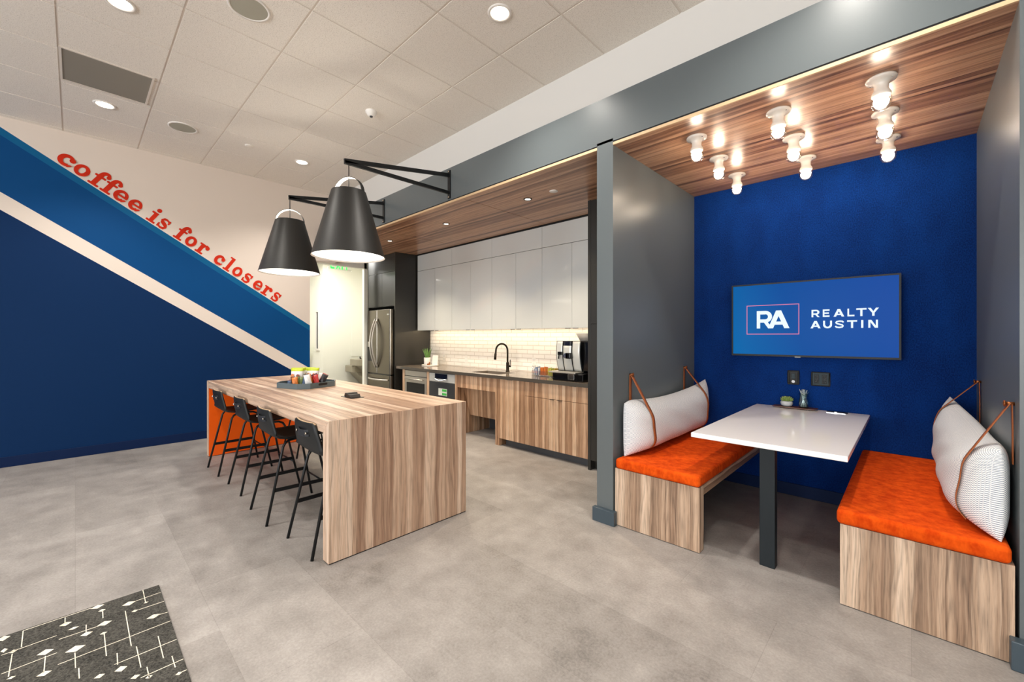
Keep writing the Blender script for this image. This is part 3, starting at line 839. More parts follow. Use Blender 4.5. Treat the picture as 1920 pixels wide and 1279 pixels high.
# ---- stools
def make_stool(loc, label):
    t = thing('counter_stool', loc, label, 'stool', 'black plywood counter stools at the island')
    X, Y, Z = loc
    # moulded shell: profile (y, z, half width), seat front to top of the back
    prof = [(.425, .588, .17), (.415, .600, .185), (.33, .597, .20), (.22, .590, .207), (.13, .590, .212), (.085, .600, .213), (.058, .622, .213), (.047, .65, .210), (.036, .70, .200), (.027, .75, .186), (.022, .785, .174), (.0205, .800, .160), (.020, .806, .135)]
    th = .011
    def P(k, s, off):
        y, z, w = prof[k]
        a = prof[max(k-1, 0)]; c = prof[min(k+1, len(prof)-1)]
        ty, tz = c[0]-a[0], c[1]-a[1]; L = sqrt(ty*ty+tz*tz) or 1
        ny, nz = tz/L, -ty/L
        if nz < 0 and k < 6: pass
        curve = .016*(s*s) if k > 6 else .010*s*s
        return (X+s*w, Y+y+ny*(off)+ (curve if k > 6 else 0), Z+z+nz*off+(curve if k <= 6 else 0))
    m = 10; n = len(prof)
    b = MB()
    vs = [P(k, -1+2*j/m, 0) for k in range(n) for j in range(m+1)]
    w = m+1
    b.add(vs, [(k*w+j, (k+1)*w+j, (k+1)*w+j+1, k*w+j+1) for k in range(n-1) for j in range(m)], 0, True)
    o = make('seat_shell', b, ['black_ply', 'ply_edge'], t, recalc=True)
    so = o.modifiers.new('thickness', 'SOLIDIFY'); so.thickness = th; so.offset = 0
    pe = [Vector(P(n-1, -1+2*j/m, 0)) for j in range(m+1)]
    pe = [Vector(P(n-2, -1, 0))]+pe+[Vector(P(n-2, 1, 0))]
    eb = MB()
    for p, q in zip(pe[:-1], pe[1:]): eb.bar(p+Vector((0, 0, .002)), q+Vector((0, 0, .002)), .0085, .004)
    make('top_edge', eb, 'ply_edge', t)['label'] = 'pale plywood edge'
    # leather pull on the back with two studs
    hy = Y+.015
    pts = [(X-.085, hy+.012, Z+.742), (X-.05, hy-.002, Z+.738), (X, hy-.010, Z+.736), (X+.05, hy-.002, Z+.738), (X+.085, hy+.012, Z+.742)]
    hb = MB()
    for p, q in zip(pts[:-1], pts[1:]): hb.bar(p, q, .005, .042)
    hs = make('leather_pull', hb, 'black_leather', t)
    for sx in (-1, 1):
        make('stud', MB().cyl((X+sx*.076, hy+.002, Z+.74), (X+sx*.076, hy-.008, Z+.74), .0075, 12), 'brass_steel', t)
    r = .0095
    for sx in (-1, 1):
        make('leg', MB().tube([(X+sx*.205, Y, Z), (X+sx*.172, Y+.118, Z+.535), (X+sx*.168, Y+.135, Z+.562), (X+sx*.160, Y+.165, Z+.576), (X+sx*.15, Y+.22, Z+.578)], r), 'black_metal', t)
    for sx in (-1, 1):
        make('leg', MB().tube([(X+sx*.225, Y+.46, Z), (X+sx*.172, Y+.352, Z+.535), (X+sx*.168, Y+.336, Z+.562), (X+sx*.160, Y+.306, Z+.576), (X+sx*.15, Y+.24, Z+.578)], r), 'black_metal', t)
    zf = .235
    for sx in (-1, 1):
        make('side_rail', MB().bar((X+sx*(.205-.033*zf/.535), Y+.118*zf/.535-.004, Z+zf), (X+sx*(.225-.053*zf/.535), Y+.46-.108*zf/.535+.004, Z+zf), .007, .026), 'black_metal', t)
    zf = .20
    make('front_rail', MB().cyl((X-(.225-.053*zf/.535), Y+.46-.108*zf/.535, Z+zf), (X+(.225-.053*zf/.535), Y+.46-.108*zf/.535, Z+zf), .007, 10), 'black_metal', t)
    return t
st = make_stool((-2.796, .978, 0), 'black counter stool nearest the camera, against the near end of the island')
copy_thing(st, (-3.50, .938, 0), 'second black counter stool from the near end of the island', radians(-1))
copy_thing(st, (-4.28, .962, 0), 'third black counter stool from the near end of the island', 0)
copy_thing(st, (-5.00, .943, 0), 'black counter stool farthest from the camera, in front of the orange panel', radians(1))
for k, (x, lab) in enumerate([(-2.86, 'black stool on the kitchen side of the island, nearest the camera'), (-3.62, 'second black stool on the kitchen side of the island'),
                 (-4.38, 'third black stool on the kitchen side of the island'), (-5.10, 'farthest black stool on the kitchen side of the island')]):
    copy_thing(st, (x, 2.14, 0), lab, pi)

# ---- tray with snacks, power unit
TX, TY, TZ = -4.36, 1.60, IZ
tr = thing('snack_tray', (TX, TY, TZ), 'grey octagonal tray holding snacks on the island', 'tray')
def octo(r, cut=.30):
    w = r; c = r*(1-cut*1.25)
    pts = []
    for a, bq in ((w, c), (c, w), (-c, w), (-w, c), (-w, -c), (-c, -w), (c, -w), (w, -c)): pts.append((a, bq))
    return pts
M45 = Matrix.Translation((TX, TY, 0)) @ Matrix.Rotation(radians(18), 4, 'Z')
def ring_wall(b, r0, r1, z0, z1):
    A = octo(r0); B = octo(r1); n = 8
    for z in (0,):
        vo0 = [M45 @ Vector((*p, z0)) for p in A]; vo1 = [M45 @ Vector((*p, z1)) for p in A]
        vi0 = [M45 @ Vector((*p, z0)) for p in B]; vi1 = [M45 @ Vector((*p, z1)) for p in B]
        vs = vo0+vo1+vi0+vi1
        fs = []
        for i in range(n):
            j = (i+1) % n
            fs += [(i, j, n+j, n+i), (2*n+j, 2*n+i, 3*n+i, 3*n+j), (n+i, n+j, 3*n+j, 3*n+i), (i, 2*n+i, 2*n+j, j)]
        b.add(vs, fs)
b = MB(); ring_wall(b, .225, .217, TZ, TZ+.052)
make('rim', b, 'tray_grey', tr, .002)
b = MB(); b.add([M45 @ Vector((*p, TZ+.004)) for p in octo(.219)], [tuple(range(8))]); b.add([M45 @ Vector((*p, TZ)) for p in octo(.219)], [tuple(range(8))])
make('base', b, 'tray_grey', tr)
for s_ in (-1, 1):
    Mh = M45 @ Matrix.Translation((s_*.2265, 0, TZ+.034))
    b = MB().prism(rrect(-.05, .05, -.011, .011, .0105), -.001, .0005, 'yz', 0, Mh)
    make('handle_slot', b, 'soft_shadow_black', tr)

def bag(name, loc, w, h, d, rotz, tilt, label, cat, mats, group, topband=.0, roll=0):
    M = Matrix.Translation(loc) @ Matrix.Rotation(rotz, 4, 'Z') @ Matrix.Rotation(tilt, 4, 'X') @ Matrix.Rotation(roll, 4, 'Y')
    b = MB()
    nu, nv = 12, 14
    def f(side):
        def g(u, v):
            x = (u-.5)*w*(1-.06*sin(pi*v)); z = v*h
            t = d*.5*(sin(pi*u)**.6)*(sin(pi*min(max(v, 0), 1))**.55)
            t += .003*sin(u*17+v*9)*sin(pi*u)*sin(pi*v)
            return M @ Vector((x, side*t, z))
        return g
    for side in (1, -1):
        vs0 = len(b.v)
        b.grid(f(side), nu, nv, 0, True, side < 0)
    if topband:
        for k in range(len(b.f)):
            j = (k % (nu*nv)) % nv
            if j >= nv*(1-topband): b.mi[k] = 1
    o = make(name, b, mats, loc=loc)
    tag(o, label, cat, group)
    return o
SN = 'upright white snack pouches in the tray'
for k, (dx, dy, rz, lab) in enumerate([(-.135, -.035, .85, 'white snack pouch with lime top at the mural side of the tray'), (-.06, -.075, .70, 'front white snack pouch with lime top and brown picture'),
                                      (-.115, .055, .8, 'white snack pouch with lime top standing at the back of the tray'), (-.02, .06, .75, 'white pouch with lime top, hindmost in the tray')]):
    o = bag('snack_pouch', (TX+dx, TY+dy, TZ+.045), .135, .135, .05, rz, radians(-4), lab, 'snack', ['pack_white', 'pack_lime'], SN, .22)
    M = Matrix.Translation((TX+dx, TY+dy, TZ+.045)) @ Matrix.Rotation(rz, 4, 'Z')
    for (cx, cz, rr_, mt, nm) in ((.025, .055, .020, 'berry_brown', 'printed_picture'), (-.03, .065, .016, 'pack_orange', 'printed_picture')):
        b = MB()
        pts = [M @ Vector((cx+rr_*cos(2*pi*q/16), -.0275, cz+1.2*rr_*sin(2*pi*q/16))) for q in range(16)]
        b.add(pts, [tuple(range(16))]); make(nm, b, mt, o, recalc=False)
bars = [(.055, -.10, 'pack_green', 'green'), (.09, -.05, 'pack_dark', 'black'), (.13, -.02, 'pack_orange', 'orange'), (.155, .03, 'pack_red', 'red'), (.11, .05, 'pack_maroon', 'maroon'), (.06, .02, 'pack_orange', 'amber'),
        (.09, .10, 'pack_red', 'bright red'), (.02, -.13, 'pack_dark', 'dark striped'), (.13, -.075, 'pack_blue', 'blue-grey'), (.04, .10, 'pack_white', 'white'), (-.03, -.15, 'pack_blue', 'blue'), (-.09, -.135, 'pack_maroon', 'dark maroon'), (-.15, -.09, 'pack_maroon', 'purple-brown'), (.075, -.135, 'pack_orange', 'copper'), (.165, -.045, 'pack_white', 'pale'), (.00, -.11, 'pack_green', 'olive'), (.15, .075, 'pack_dark', 'dark')]
places = ['leaning at the front of the tray', 'standing in the middle of the bar pile', 'fanned at the right of the tray', 'at the far right edge of the bar pile', 'tucked behind the orange bar', 'in the centre of the pile',
          'at the back of the bar pile', 'lying low at the tray front', 'low at the right front of the tray', 'showing above the pile at the back', 'lying under the front pouch', 'under the pouches at the tray front', 'lying at the mural end of the tray', 'low in front of the fanned orange bar', 'standing at the slot side of the tray', 'leaning on the front white pouch', 'at the kitchen corner of the tray']
for (dx, dy, mt, cn), pl in zip(bars, places):
    low = dx < -.02
    bag('snack_bar', (TX+dx, TY+dy, TZ+.006 if low else TZ+(.012 if dy < -.06 else .036)), .06, .06 if low else .095, .030, random.uniform(.3, 1.2), radians(random.uniform(-25, 5)), '%s wrapped snack bar %s' % (cn, pl), 'snack bar', [mt], 'wrapped snack bars in the tray', 0, radians(random.uniform(-25, 25)))
pu = thing('power_unit', (-3.32, 1.575, IZ), 'dark pop-up power unit with two flip sockets on the island top', 'power outlet')
Mp = Matrix.Translation((-3.32, 1.575, IZ)) @ Matrix.Rotation(0, 4, 'Z')
make('flange', MB().prism(rrect(-.10, .10, -.055, .055, .01), 0, .003, 'xy', 0, Mp), 'stainless_dark', pu)
make('socket_block', MB().prism([(-.035, .003), (.035, .003), (.02, .032), (-.02, .032)], -.045, .045, 'xz', 0, Mp @ Matrix.Translation((-.045, .01, 0))), 'dark_tray_edge', pu, .003)
make('socket_block', MB().prism([(-.035, .003), (.035, .003), (.02, .028), (-.02, .028)], -.045, .045, 'xz', 0, Mp @ Matrix.Translation((.04, -.01, 0))), 'dark_tray_edge', pu, .003)

# ================================================================== KITCHEN RUN
ZCT = .862
def cab(name, loc, label, cat='cabinet', group=None): return thing(name, loc, label, cat, group)
# tall black surround for the fridge
t = cab('fridge_surround', (-6.5, 3.9, 0), 'tall black cabinet surround over and beside the fridge')
make('side_panel', box(-6.07, -6.04, 3.58, YK-.026, 0, ZS-.004), 'black_cabinet', t, .001)
make('side_panel', box(-6.995, -6.965, 3.60, YK-.026, 0, ZS-.004), 'black_cabinet', t, .001)
make('carcass', box(-6.965, -6.07, 3.64, YK-.026, 1.84, ZS-.004), 'black_cabinet', t)
make('door', box(-6.963, -6.502, 3.60, 3.62, 1.845, 2.41), 'black_cabinet', t, .001)
make('door', box(-6.498, -6.073, 3.60, 3.62, 1.845, 2.41), 'black_cabinet', t, .001)
make('door', box(-6.963, -6.073, 3.60, 3.62, 2.415, ZS-.008), 'black_cabinet', t, .001)

# fridge
fr = thing('fridge', (-6.46, 3.8, 0), 'french-door refrigerator in dark stainless steel with water dispenser', 'fridge')
make('body', box(-6.845, -6.085, 3.60, 4.24, .02, 1.775), 'appliance_grey', fr, .004)
def door_panel(x0, x1, z0, z1, yb=3.60, yf=3.515, r=.03):
    poly = [(x0, yb), (x1, yb)]+[(x1-r+r*cos(a), yf+r-r*sin(a)) for a in [radians(k*15) for k in range(7)]]+[(x0+.012, yf), (x0, yf+.012)]
    return MB().prism(poly, z0, z1, 'xy')
make('door', door_panel(-6.512, -6.085, .722, 1.785), 'black_stainless', fr, .003)
b = door_panel(-6.845, -6.520, .722, 1.785)
dL = make('door', b, 'black_stainless', fr, .003)
make('freezer_drawer', door_panel(-6.845, -6.085, .06, .700), 'black_stainless', fr, .003)
make('seal', box(-6.84, -6.09, 3.53, 3.60, .700, .722), 'appliance_black', fr)
for sx, x in ((-1, -6.552), (1, -6.480)):
    pts = [(x, 3.515-.105*sin(pi*k/16)**.8, .82+.82*k/16) for k in range(17)]
    make('handle', MB().tube(pts, .014, 10), 'stainless', fr)
pts = [(-6.80+.65*k/16, 3.515-.06*sin(pi*k/16)**.6, .625) for k in range(17)]
make('handle', MB().tube(pts, .014, 10), 'stainless', fr)
wd = make('water_dispenser', box(-6.815, -6.68, 3.508, 3.517, .92, 1.24), 'appliance_black', fr, .003)
make('dispenser_spout', box(-6.79, -6.71, 3.49, 3.515, 1.16, 1.25), 'stainless', wd, .004)
make('logo', MB().cyl((-6.165, 3.514, 1.70), (-6.165, 3.512, 1.70), .014, 16).box(-6.145, -6.115, 3.512, 3.514, 1.69, 1.71), 'chrome', fr)

# counter top with the sink cut out
SX0, SX1, SY0, SY1 = -4.30, -3.76, 3.70, 4.00
ct = thing('worktop', (-4.2, 3.93, .822), 'dark stone worktop running along the kitchen wall', 'worktop')
b = MB()
z0, z1 = .822, ZCT; CX0, CX1, CY0 = -5.88, -2.36, 3.578
for x0, x1, y0, y1 in ((CX0, SX0, CY0, YK), (SX1, CX1, CY0, YK), (SX0, SX1, CY0, SY0), (SX0, SX1, SY1, YK)):
    b.box(x0, x1, y0, y1, z0, z1)
make('slab', b, 'counter_stone', ct)
make('front_edge_shade', box(CX0, CX1, CY0-.0015, CY0, z0, z1), 'counter_stone_shaded', ct)  # thin sheet that paints the slab's front face darker than its top
# left tip that closes against the tall panel
make('slab_return', box(-6.04, CX0, CY0+.02, YK, z0, z1), 'counter_stone', ct)
sk_ = thing('sink', ((SX0+SX1)/2, (SY0+SY1)/2, .66), 'undermount steel sink bowl set in the dark worktop', 'sink')
b = MB()
e = .012
b.box(SX0-e, SX0, SY0-e, SY1+e, .66, .821).box(SX1, SX1+e, SY0-e, SY1+e, .66, .821).box(SX0, SX1, SY0-e, SY0, .66, .821).box(SX0, SX1, SY1, SY1+e, .66, .821).box(SX0-e, SX1+e, SY0-e, SY1+e, .648, .66)
make('bowl', b, 'sink_steel', sk_)
make('drain', MB().lathe((-4.03, 3.85, .661), [(.04, 0), (.04, .003), (.025, .002), (1e-4, .001)], 20, cap=False), 'chrome', sk_)
fa = thing('faucet', (-3.985, 4.08, ZCT), 'dark bronze gooseneck faucet behind the sink', 'faucet')
fx, fy = -3.985, 4.08
make('base', MB().lathe((fx, fy, ZCT), [(.028, 0), (.028, .008), (.022, .012), (.021, .12), (.015, .13)], 20), 'bronze_faucet', fa)
ux, uy = -.42, -.907
arcp = [(0, .12), (0, .26)]+[(.085-.085*cos(radians(a)), .285+.095*sin(radians(a))) for a in range(0, 181, 15)]+[(.172, .255), (.176, .235)]
make('gooseneck', MB().tube([(fx+u*ux, fy+u*uy, ZCT+z) for u, z in arcp], .0125, 12), 'bronze_faucet', fa)
make('spray_head', MB().cyl((fx+.174*ux, fy+.174*uy, ZCT+.25), (fx+.182*ux, fy+.182*uy, ZCT+.165), .017, 16), 'bronze_faucet', fa)
make('lever', MB().cyl((fx+.02, fy, ZCT+.075), (fx+.06, fy-.01, ZCT+.075), .013, 12).tube([(fx+.055, fy-.01, ZCT+.075), (fx+.062, fy-.012, ZCT+.15), (fx+.062, fy-.012, ZCT+.165)], .006, 8), 'bronze_faucet', fa)

YP = 3.605  # faces of the base cabinets
DK = 'soft_shadow_black'
# gable beside the tall panel, oven, dishwasher
g1 = make('cabinet_gable', box(-5.86, -5.80, YP, YK-.026, 0, .820), 'cabinet_wood', loc=(-5.83, 3.9, 0)); tag(g1, 'narrow wood gable between the fridge surround and the oven', 'panel')
ov = thing('drawer_oven', (-5.49, 3.9, 0), 'stainless undercounter oven with dark glass window', 'oven')
make('body', box(-5.795, -5.20, YP+.03, 4.2, .02, .815), 'appliance_grey', ov)
make('control_panel', box(-5.79, -5.205, YP, YP+.03, .73, .812), 'stainless', ov, .003)
make('door', box(-5.79, -5.205, YP, YP+.03, .12, .72), 'stainless', ov, .003)
make('window', box(-5.74, -5.255, YP-.004, YP+.001, .20, .63), 'appliance_black', ov, .002)
make('handle', MB().cyl((-5.74, YP-.035, .685), (-5.255, YP-.035, .685), .010, 12).cyl((-5.72, YP-.035, .685), (-5.72, YP, .685), .007, 8).cyl((-5.275, YP-.035, .685), (-5.275, YP, .685), .007, 8), 'stainless', ov)
make('toe_panel', box(-5.79, -5.205, YP+.05, YP+.07, 0, .11), 'toe_kick', ov)
g2 = make('cabinet_gable', box(-5.195, -5.14, YP, YK-.026, 0, .820), 'cabinet_wood', loc=(-5.17, 3.9, 0)); tag(g2, 'narrow wood gable between oven and dishwasher', 'panel')
dw = thing('dishwasher', (-4.83, 3.9, 0), 'grey dishwasher with pocket handle and green-white magnet', 'dishwasher')
make('body', box(-5.135, -4.535, YP+.03, 4.2, .02, .815), 'appliance_grey', dw)
make('control_panel', box(-5.133, -4.537, YP, YP+.03, .69, .812), 'silver_plastic', dw, .003)
make('door', box(-5.133, -4.537, YP, YP+.03, .10, .685), 'appliance_grey', dw, .003)
make('display', box(-4.99, -4.70, YP-.005, YP+.001, .735, .808), 'display_navy', dw, .003)
hp = [(-4.985+.28*k/12, YP-.012-.016*sin(pi*k/12), .735-.022*sin(pi*k/12)) for k in range(13)]
make('pocket_handle', MB().tube(hp, .011, 8), 'chrome', dw)
mg = make('magnet', box(-4.905, -4.71, YP-.004, YP, .50, .60), 'sticker_white', dw)
make('magnet_stripe', MB().box(-4.815, -4.715, YP-.006, YP-.004, .56, .592).box(-4.815, -4.715, YP-.006, YP-.004, .508, .54), 'sticker_green', mg)
make('toe_panel', box(-5.133, -4.537, YP+.05, YP+.07, 0, .09), 'toe_kick', dw)

# open knee space under the sink
ks = cab('sink_cabinet', (-4.12, 3.9, 0), 'open wooden sink cabinet with slanted knee panel')
make('gable', box(-4.53, -4.475, YP, YK-.026, 0, .820), 'cabinet_wood', ks, .001)
make('gable', box(-3.735, -3.70, YP, YK-.026, 0, .820), 'cabinet_wood', ks, .001)
make('apron', box(-4.475, -3.735, YP, YP+.02, .650, .820), 'cabinet_wood', ks, .001)
b = MB().prism([(3.70, .64), (3.72, .64), (3.85, .245), (3.83, .245)], -4.47, -3.74, 'yz')
make('slanted_panel', b, 'cabinet_wood', ks)
make('back_panel', box(-4.475, -3.735, 4.2, 4.22, 0, .64), 'toe_kick', ks)

def pull(x0, x1, z, par):
    make('pull', MB().box(x0, x1, YP-.014, YP+.004, z-.004, z), 'black_metal', par)
c1 = cab('base_cabinet', (-3.468, 3.9, 0), 'single-door wood base cabinet right of the sink space', 'cabinet', 'wood base cabinets under the worktop')
make('carcass', box(-3.698, -3.24, YP+.02, YK-.026, .09, .820), 'cabinet_wood', c1)
make('door', box(-3.696, -3.242, YP, YP+.019, .092, .818), 'cabinet_wood', c1, .001); pull(-3.52, -3.44, .821, c1)
make('toe_kick', box(-3.62, -3.24, YP+.075, YP+.09, 0, .09), 'toe_kick', c1)
make('foot_gable', box(-3.698, -3.665, YP+.002, YK-.01, 0, .09), 'cabinet_wood', c1)
c2 = cab('base_cabinet', (-2.8, 3.9, 0), 'wide wood base cabinet with drawer under the coffee machine', 'cabinet', 'wood base cabinets under the worktop')
make('carcass', box(-3.238, -2.362, YP+.02, YK-.026, .09, .820), 'cabinet_wood', c2)
d_ = make('drawer', box(-3.236, -2.364, YP, YP+.019, .654, .818), 'cabinet_wood', c2, .001); pull(-3.10, -3.02, .821, d_); pull(-2.60, -2.52, .821, d_)
d_ = make('door', box(-3.236, -2.789, YP, YP+.019, .092, .650), 'cabinet_wood', c2, .001); pull(-2.87, -2.81, .654, d_)
d_ = make('door', box(-2.785, -2.364, YP, YP+.019, .092, .650), 'cabinet_wood', c2, .001); pull(-2.765, -2.705, .654, d_)
make('toe_kick', box(-3.238, -2.362, YP+.075, YP+.09, 0, .09), 'toe_kick', c2)

# tall black cabinet between counter and booth wall
tb = cab('pantry_cabinet', (-2.0, 3.9, 0), 'tall black pantry cabinet half hidden by the grey column')
make('carcass', box(-2.325, -1.676, 3.60, YK-.026, .10, ZS-.004), 'black_cabinet', tb)
make('door', box(-2.325, -1.68, 3.575, 3.598, 1.47, ZS-.008), 'black_cabinet', tb, .001)
make('door', box(-2.325, -1.68, 3.575, 3.598, .10, 1.466), 'black_cabinet', tb, .001)
make('side_panel', box(-2.358, -2.325, 3.572, YK-.026, 0, ZS-.004), 'black_cabinet', tb, .001)
make('toe_kick', box(-2.325, -1.676, 3.65, 3.67, 0, .10), 'black_cabinet', tb)

# upper cabinets, gloss white, each a unit
UY = 3.984; UG = 'gloss white upper cabinets'
lowx = [-6.01, -5.526, -5.086, -4.649, -4.198, -3.742, -3.299, -2.85, -2.36]
uplab = ['leftmost gloss white wall cabinet, beside the black fridge surround', 'second gloss white wall cabinet from the fridge surround', 'third gloss white wall cabinet from the fridge surround', 'fourth gloss white wall cabinet from the fridge surround',
         'gloss white wall cabinet over the left side of the faucet', 'gloss white wall cabinet third from the black pantry', 'gloss white wall cabinet second from the black pantry', 'gloss white wall cabinet touching the black pantry']
for k in range(8):
    a, c = lowx[k], lowx[k+1]
    t = cab('upper_cabinet', ((a+c)/2, 4.13, 1.445), uplab[k], 'wall cabinet', UG)
    make('carcass', box(a+.001, c-.001, UY+.02, YK-.026, 1.462, 2.432), 'gloss_white_cabinet', t)
    d_ = make('door', box(a+.0018, c-.0018, UY, UY+.019, 1.440, 2.431), 'gloss_white_cabinet', t, .001)
    px = c-.09 if k % 2 == 0 else a+.02
    make('pull', box(px, px+.07, UY-.008, UY+.006, 1.434, 1.440), 'black_metal', d_)
topx = [-6.01, -5.086, -4.198, -3.299, -2.36]
tplab = ['topmost gloss white bulkhead cabinet beside the fridge surround', 'second top-row gloss white cabinet from the fridge surround', 'top-row gloss white cabinet over the faucet', 'top-row gloss white cabinet touching the black pantry']
for k in range(4):
    a, c = topx[k], topx[k+1]
    t = cab('upper_cabinet', ((a+c)/2, 4.13, 2.437), tplab[k], 'wall cabinet', 'top row of gloss white cabinets')
    make('carcass', box(a+.001, c-.001, UY+.02, YK-.026, 2.436, 2.695), 'gloss_white_cabinet', t)
    make('door', box(a+.0018, c-.0018, UY, UY+.019, 2.436, 2.695), 'gloss_white_cabinet', t, .001)
struct('trim_4', box(-6.04, -2.36, UY+.004, YK, 2.697, 2.735), 'soft_shadow_black')
sl = thing('cabinet_strip_light', (-4.2, 4.10, 1.436), 'warm strip light under the white wall cabinets', 'strip light')
make('housing', box(-5.98, -2.38, 4.105, 4.145, 1.454, 1.461), 'trim_white', sl)
make('lens', box(-5.97, -2.39, 4.11, 4.14, 1.450, 1.454), 'strip_glow', sl)

# counter items
OG = 'white outlets on the brick backsplash'
for k, (x, z, lab) in enumerate([(-5.66, .985, 'white wall outlet beside the white card'), (-5.09, .985, 'white wall outlet left of the faucet'), (-3.68, 1.0, 'white wall outlet between faucet and coffee machine')]):
    t = thing('wall_outlet', (x, YK-.001, z), lab, 'outlet', OG)
    pl = make('plate', box(x-.036, x+.036, YK-.007, YK, z-.058, z+.058), 'plastic_white', t, .003)
    make('socket', MB().box(x-.016, x+.016, YK-.010, YK-.006, z+.008, z+.040).box(x-.016, x+.016, YK-.010, YK-.006, z-.040, z-.008), 'ceramic_white', t, .002)
px, py = -5.78, 4.02
b = MB().lathe((-5.70, 4.02, ZCT), [(.13, 0), (.135, .004), (.135, .014), (.13, .016), (1e-4, .016)], 36, sx=1.25, sy=.9)
tag(make('serving_board', b, 'marble', loc=(-5.70, 4.02, ZCT)), 'pale round board under the potted aloe on the worktop', 'tray')
pp = thing('potted_aloe', (px, py, ZCT+.016), 'spiky green aloe in a white cylindrical pot on the worktop', 'plant')
zz = ZCT+.016
make('pot', MB().lathe((px, py, zz), [(.050, 0), (.054, .005), (.055, .115), (.050, .115), (.048, .095), (1e-4, .095)], 28), 'ceramic_white', pp)
lb = MB()
for k in range(11):
    a = k*2.399; L = random.uniform(.13, .20); lean = random.uniform(.08, .42)
    bx, by = px+.018*cos(a), py+.018*sin(a)
    pts = [(bx+cos(a)*lean*L*s*(.5+.5*s), by+sin(a)*lean*L*s*(.5+.5*s), zz+.09+L*s) for s in (0, .25, .5, .75, 1)]
    lb.tube(pts, [.010, .012, .010, .006, .001], 6)
make('leaves', lb, 'leaf_green', pp)
cd = make('counter_card', MB().prism([(0, 0), (.012, 0), (.028, .155), (.022, .155)], -.052, .052, 'yz', 0, Matrix.Translation((-5.59, 4.03, ZCT+.016)) @ Matrix.Rotation(radians(20), 4, 'Z')), 'card_white', loc=(-5.59, 4.03, ZCT+.016))
tag(cd, 'small white upright card beside the potted aloe', 'card')
pm = MB()
for x, y, h in ((-5.66, 3.98, .05), (-5.645, 3.955, .03), (-5.668, 3.95, .025)):
    pm.lathe((x, y, ZCT+.016), [(.012, 0), (.012, h*.6), (.008, h*.85), (1e-4, h)], 12)
tag(make('copper_figurine', pm, 'copper_stud', loc=(-5.66, 3.97, ZCT+.016)), 'small copper ornament between the aloe and the card', 'ornament')

# condiment organiser with packets
ox0, ox1, oy0, oy1 = -3.36, -3.02, 3.86, 3.98
og = thing('packet_organizer', (-3.19, 3.92, ZCT), 'clear glass organizer holding tea and sugar packets', 'organizer')
def glassbox(x0, x1, y0, y1, z0, z1, th=.004):
    return MB().box(x0, x1, y0, y0+th, z0, z1).box(x0, x1, y1-th, y1, z0, z1).box(x0, x0+th, y0+th, y1-th, z0, z1).box(x1-th, x1, y0+th, y1-th, z0, z1).box(x0, x1, y0, y1, z0, z0+th)
make('case', glassbox(ox0, ox1, oy0, oy1, ZCT, ZCT+.065), 'clear_glass', og)
make('divider', MB().box(-3.25, -3.247, oy0+.004, oy1-.004, ZCT+.004, ZCT+.065).box(-3.13, -3.127, oy0+.004, oy1-.004, ZCT+.004, ZCT+.065), 'clear_glass', og)
for ci, (x0, mats, nm) in enumerate(((-3.352, ['tea_blue', 'pack_white'], 'blue and white'), (-3.242, ['tea_orange', 'pack_orange'], 'orange'), (-3.122, ['tea_yellow', 'leaf_light'], 'yellow'))):
    for k in range(7):
        x = x0+.008+k*.0128; M = Matrix.Translation((x, 3.92+random.uniform(-.01, .01), ZCT+.012)) @ Matrix.Rotation(radians(random.uniform(-6, 6)), 4, 'Y') @ Matrix.Rotation(radians(random.uniform(-8, 8)), 4, 'X')
        hgt = random.uniform(.075, .105)
        o = make('tea_packet', MB().box(-.0025, .0025, -.035, .035, 0, hgt, 0, M), mats[k % 2], loc=(x, 3.92, ZCT+.012))
        tag(o, '%s packet standing in the clear organizer' % nm, 'packet', '%s packets in the organizer' % nm)
jr = thing('glass_jar', (-3.42, 4.0, ZCT), 'clear glass jar with blue and white sachets left of the organizer', 'jar')
make('glass', MB().lathe((-3.42, 4.0, ZCT), [(.036, 0), (.038, .004), (.038, .11), (.034, .112)], 20), 'clear_glass', jr)

# coffee machine
cm = thing('coffee_machine', (-2.70, 3.87, ZCT), 'silver and black automatic coffee machine on the worktop', 'coffee machine')
cx0, cx1 = -2.865, -2.55; cyf = 3.74
make('base', MB().prism([(cyf-.10, ZCT), (4.15, ZCT), (4.15, ZCT+.12), (cyf-.10, ZCT+.085)], cx0-.005, cx1+.09, 'yz'), 'appliance_black', cm, .012)
make('body', box(cx0, cx1+.09, cyf+.02, 4.15, ZCT+.10, 1.292), 'appliance_black', cm, .012)
make('drip_tray', box(cx0-.03, cx1+.01, cyf-.13, cyf+.03, ZCT+.085, ZCT+.10), 'stainless', cm, .004)
make('water_tank', box(cx1-.10, cx1-.02, cyf-.108, cyf-.09, ZCT+.02, ZCT+.08), 'chrome', cm, .003)
def face(x0, x1, z0, z1, mt, nm, off=0):
    def g(u, v):
        z = z0+(z1-z0)*v; tt = (z-(ZCT+.10))/.33
        return Vector((x0+(x1-x0)*u+.0*tt, cyf-.02-.025*sin(pi*min(max(tt, 0), 1))+.03*(1-tt)-off, z))
    b = MB().grid(g, 4, 12)
    o = make(nm, b, mt, cm)
    so = o.modifiers.new('thickness', 'SOLIDIFY'); so.thickness = .02; so.offset = -1
    return o
face(cx0, cx1, ZCT+.10, 1.292, 'appliance_black', 'front_frame')
face(cx0+.008, cx0+.085, ZCT+.105, 1.288, 'silver_plastic', 'front_panel', .004)
face(cx0+.10, cx0+.205, ZCT+.105, 1.24, 'silver_plastic', 'front_panel', .004)
face(cx0+.222, cx1, ZCT+.105, 1.288, 'silver_plastic', 'front_panel', .004)
face(cx0+.10, cx0+.205, 1.242, 1.289, 'display_navy', 'display', .004)
make('spout', MB().box(cx0+.16, cx0+.225, cyf-.085, cyf-.02, 1.10, 1.165), 'appliance_black', cm, .008)
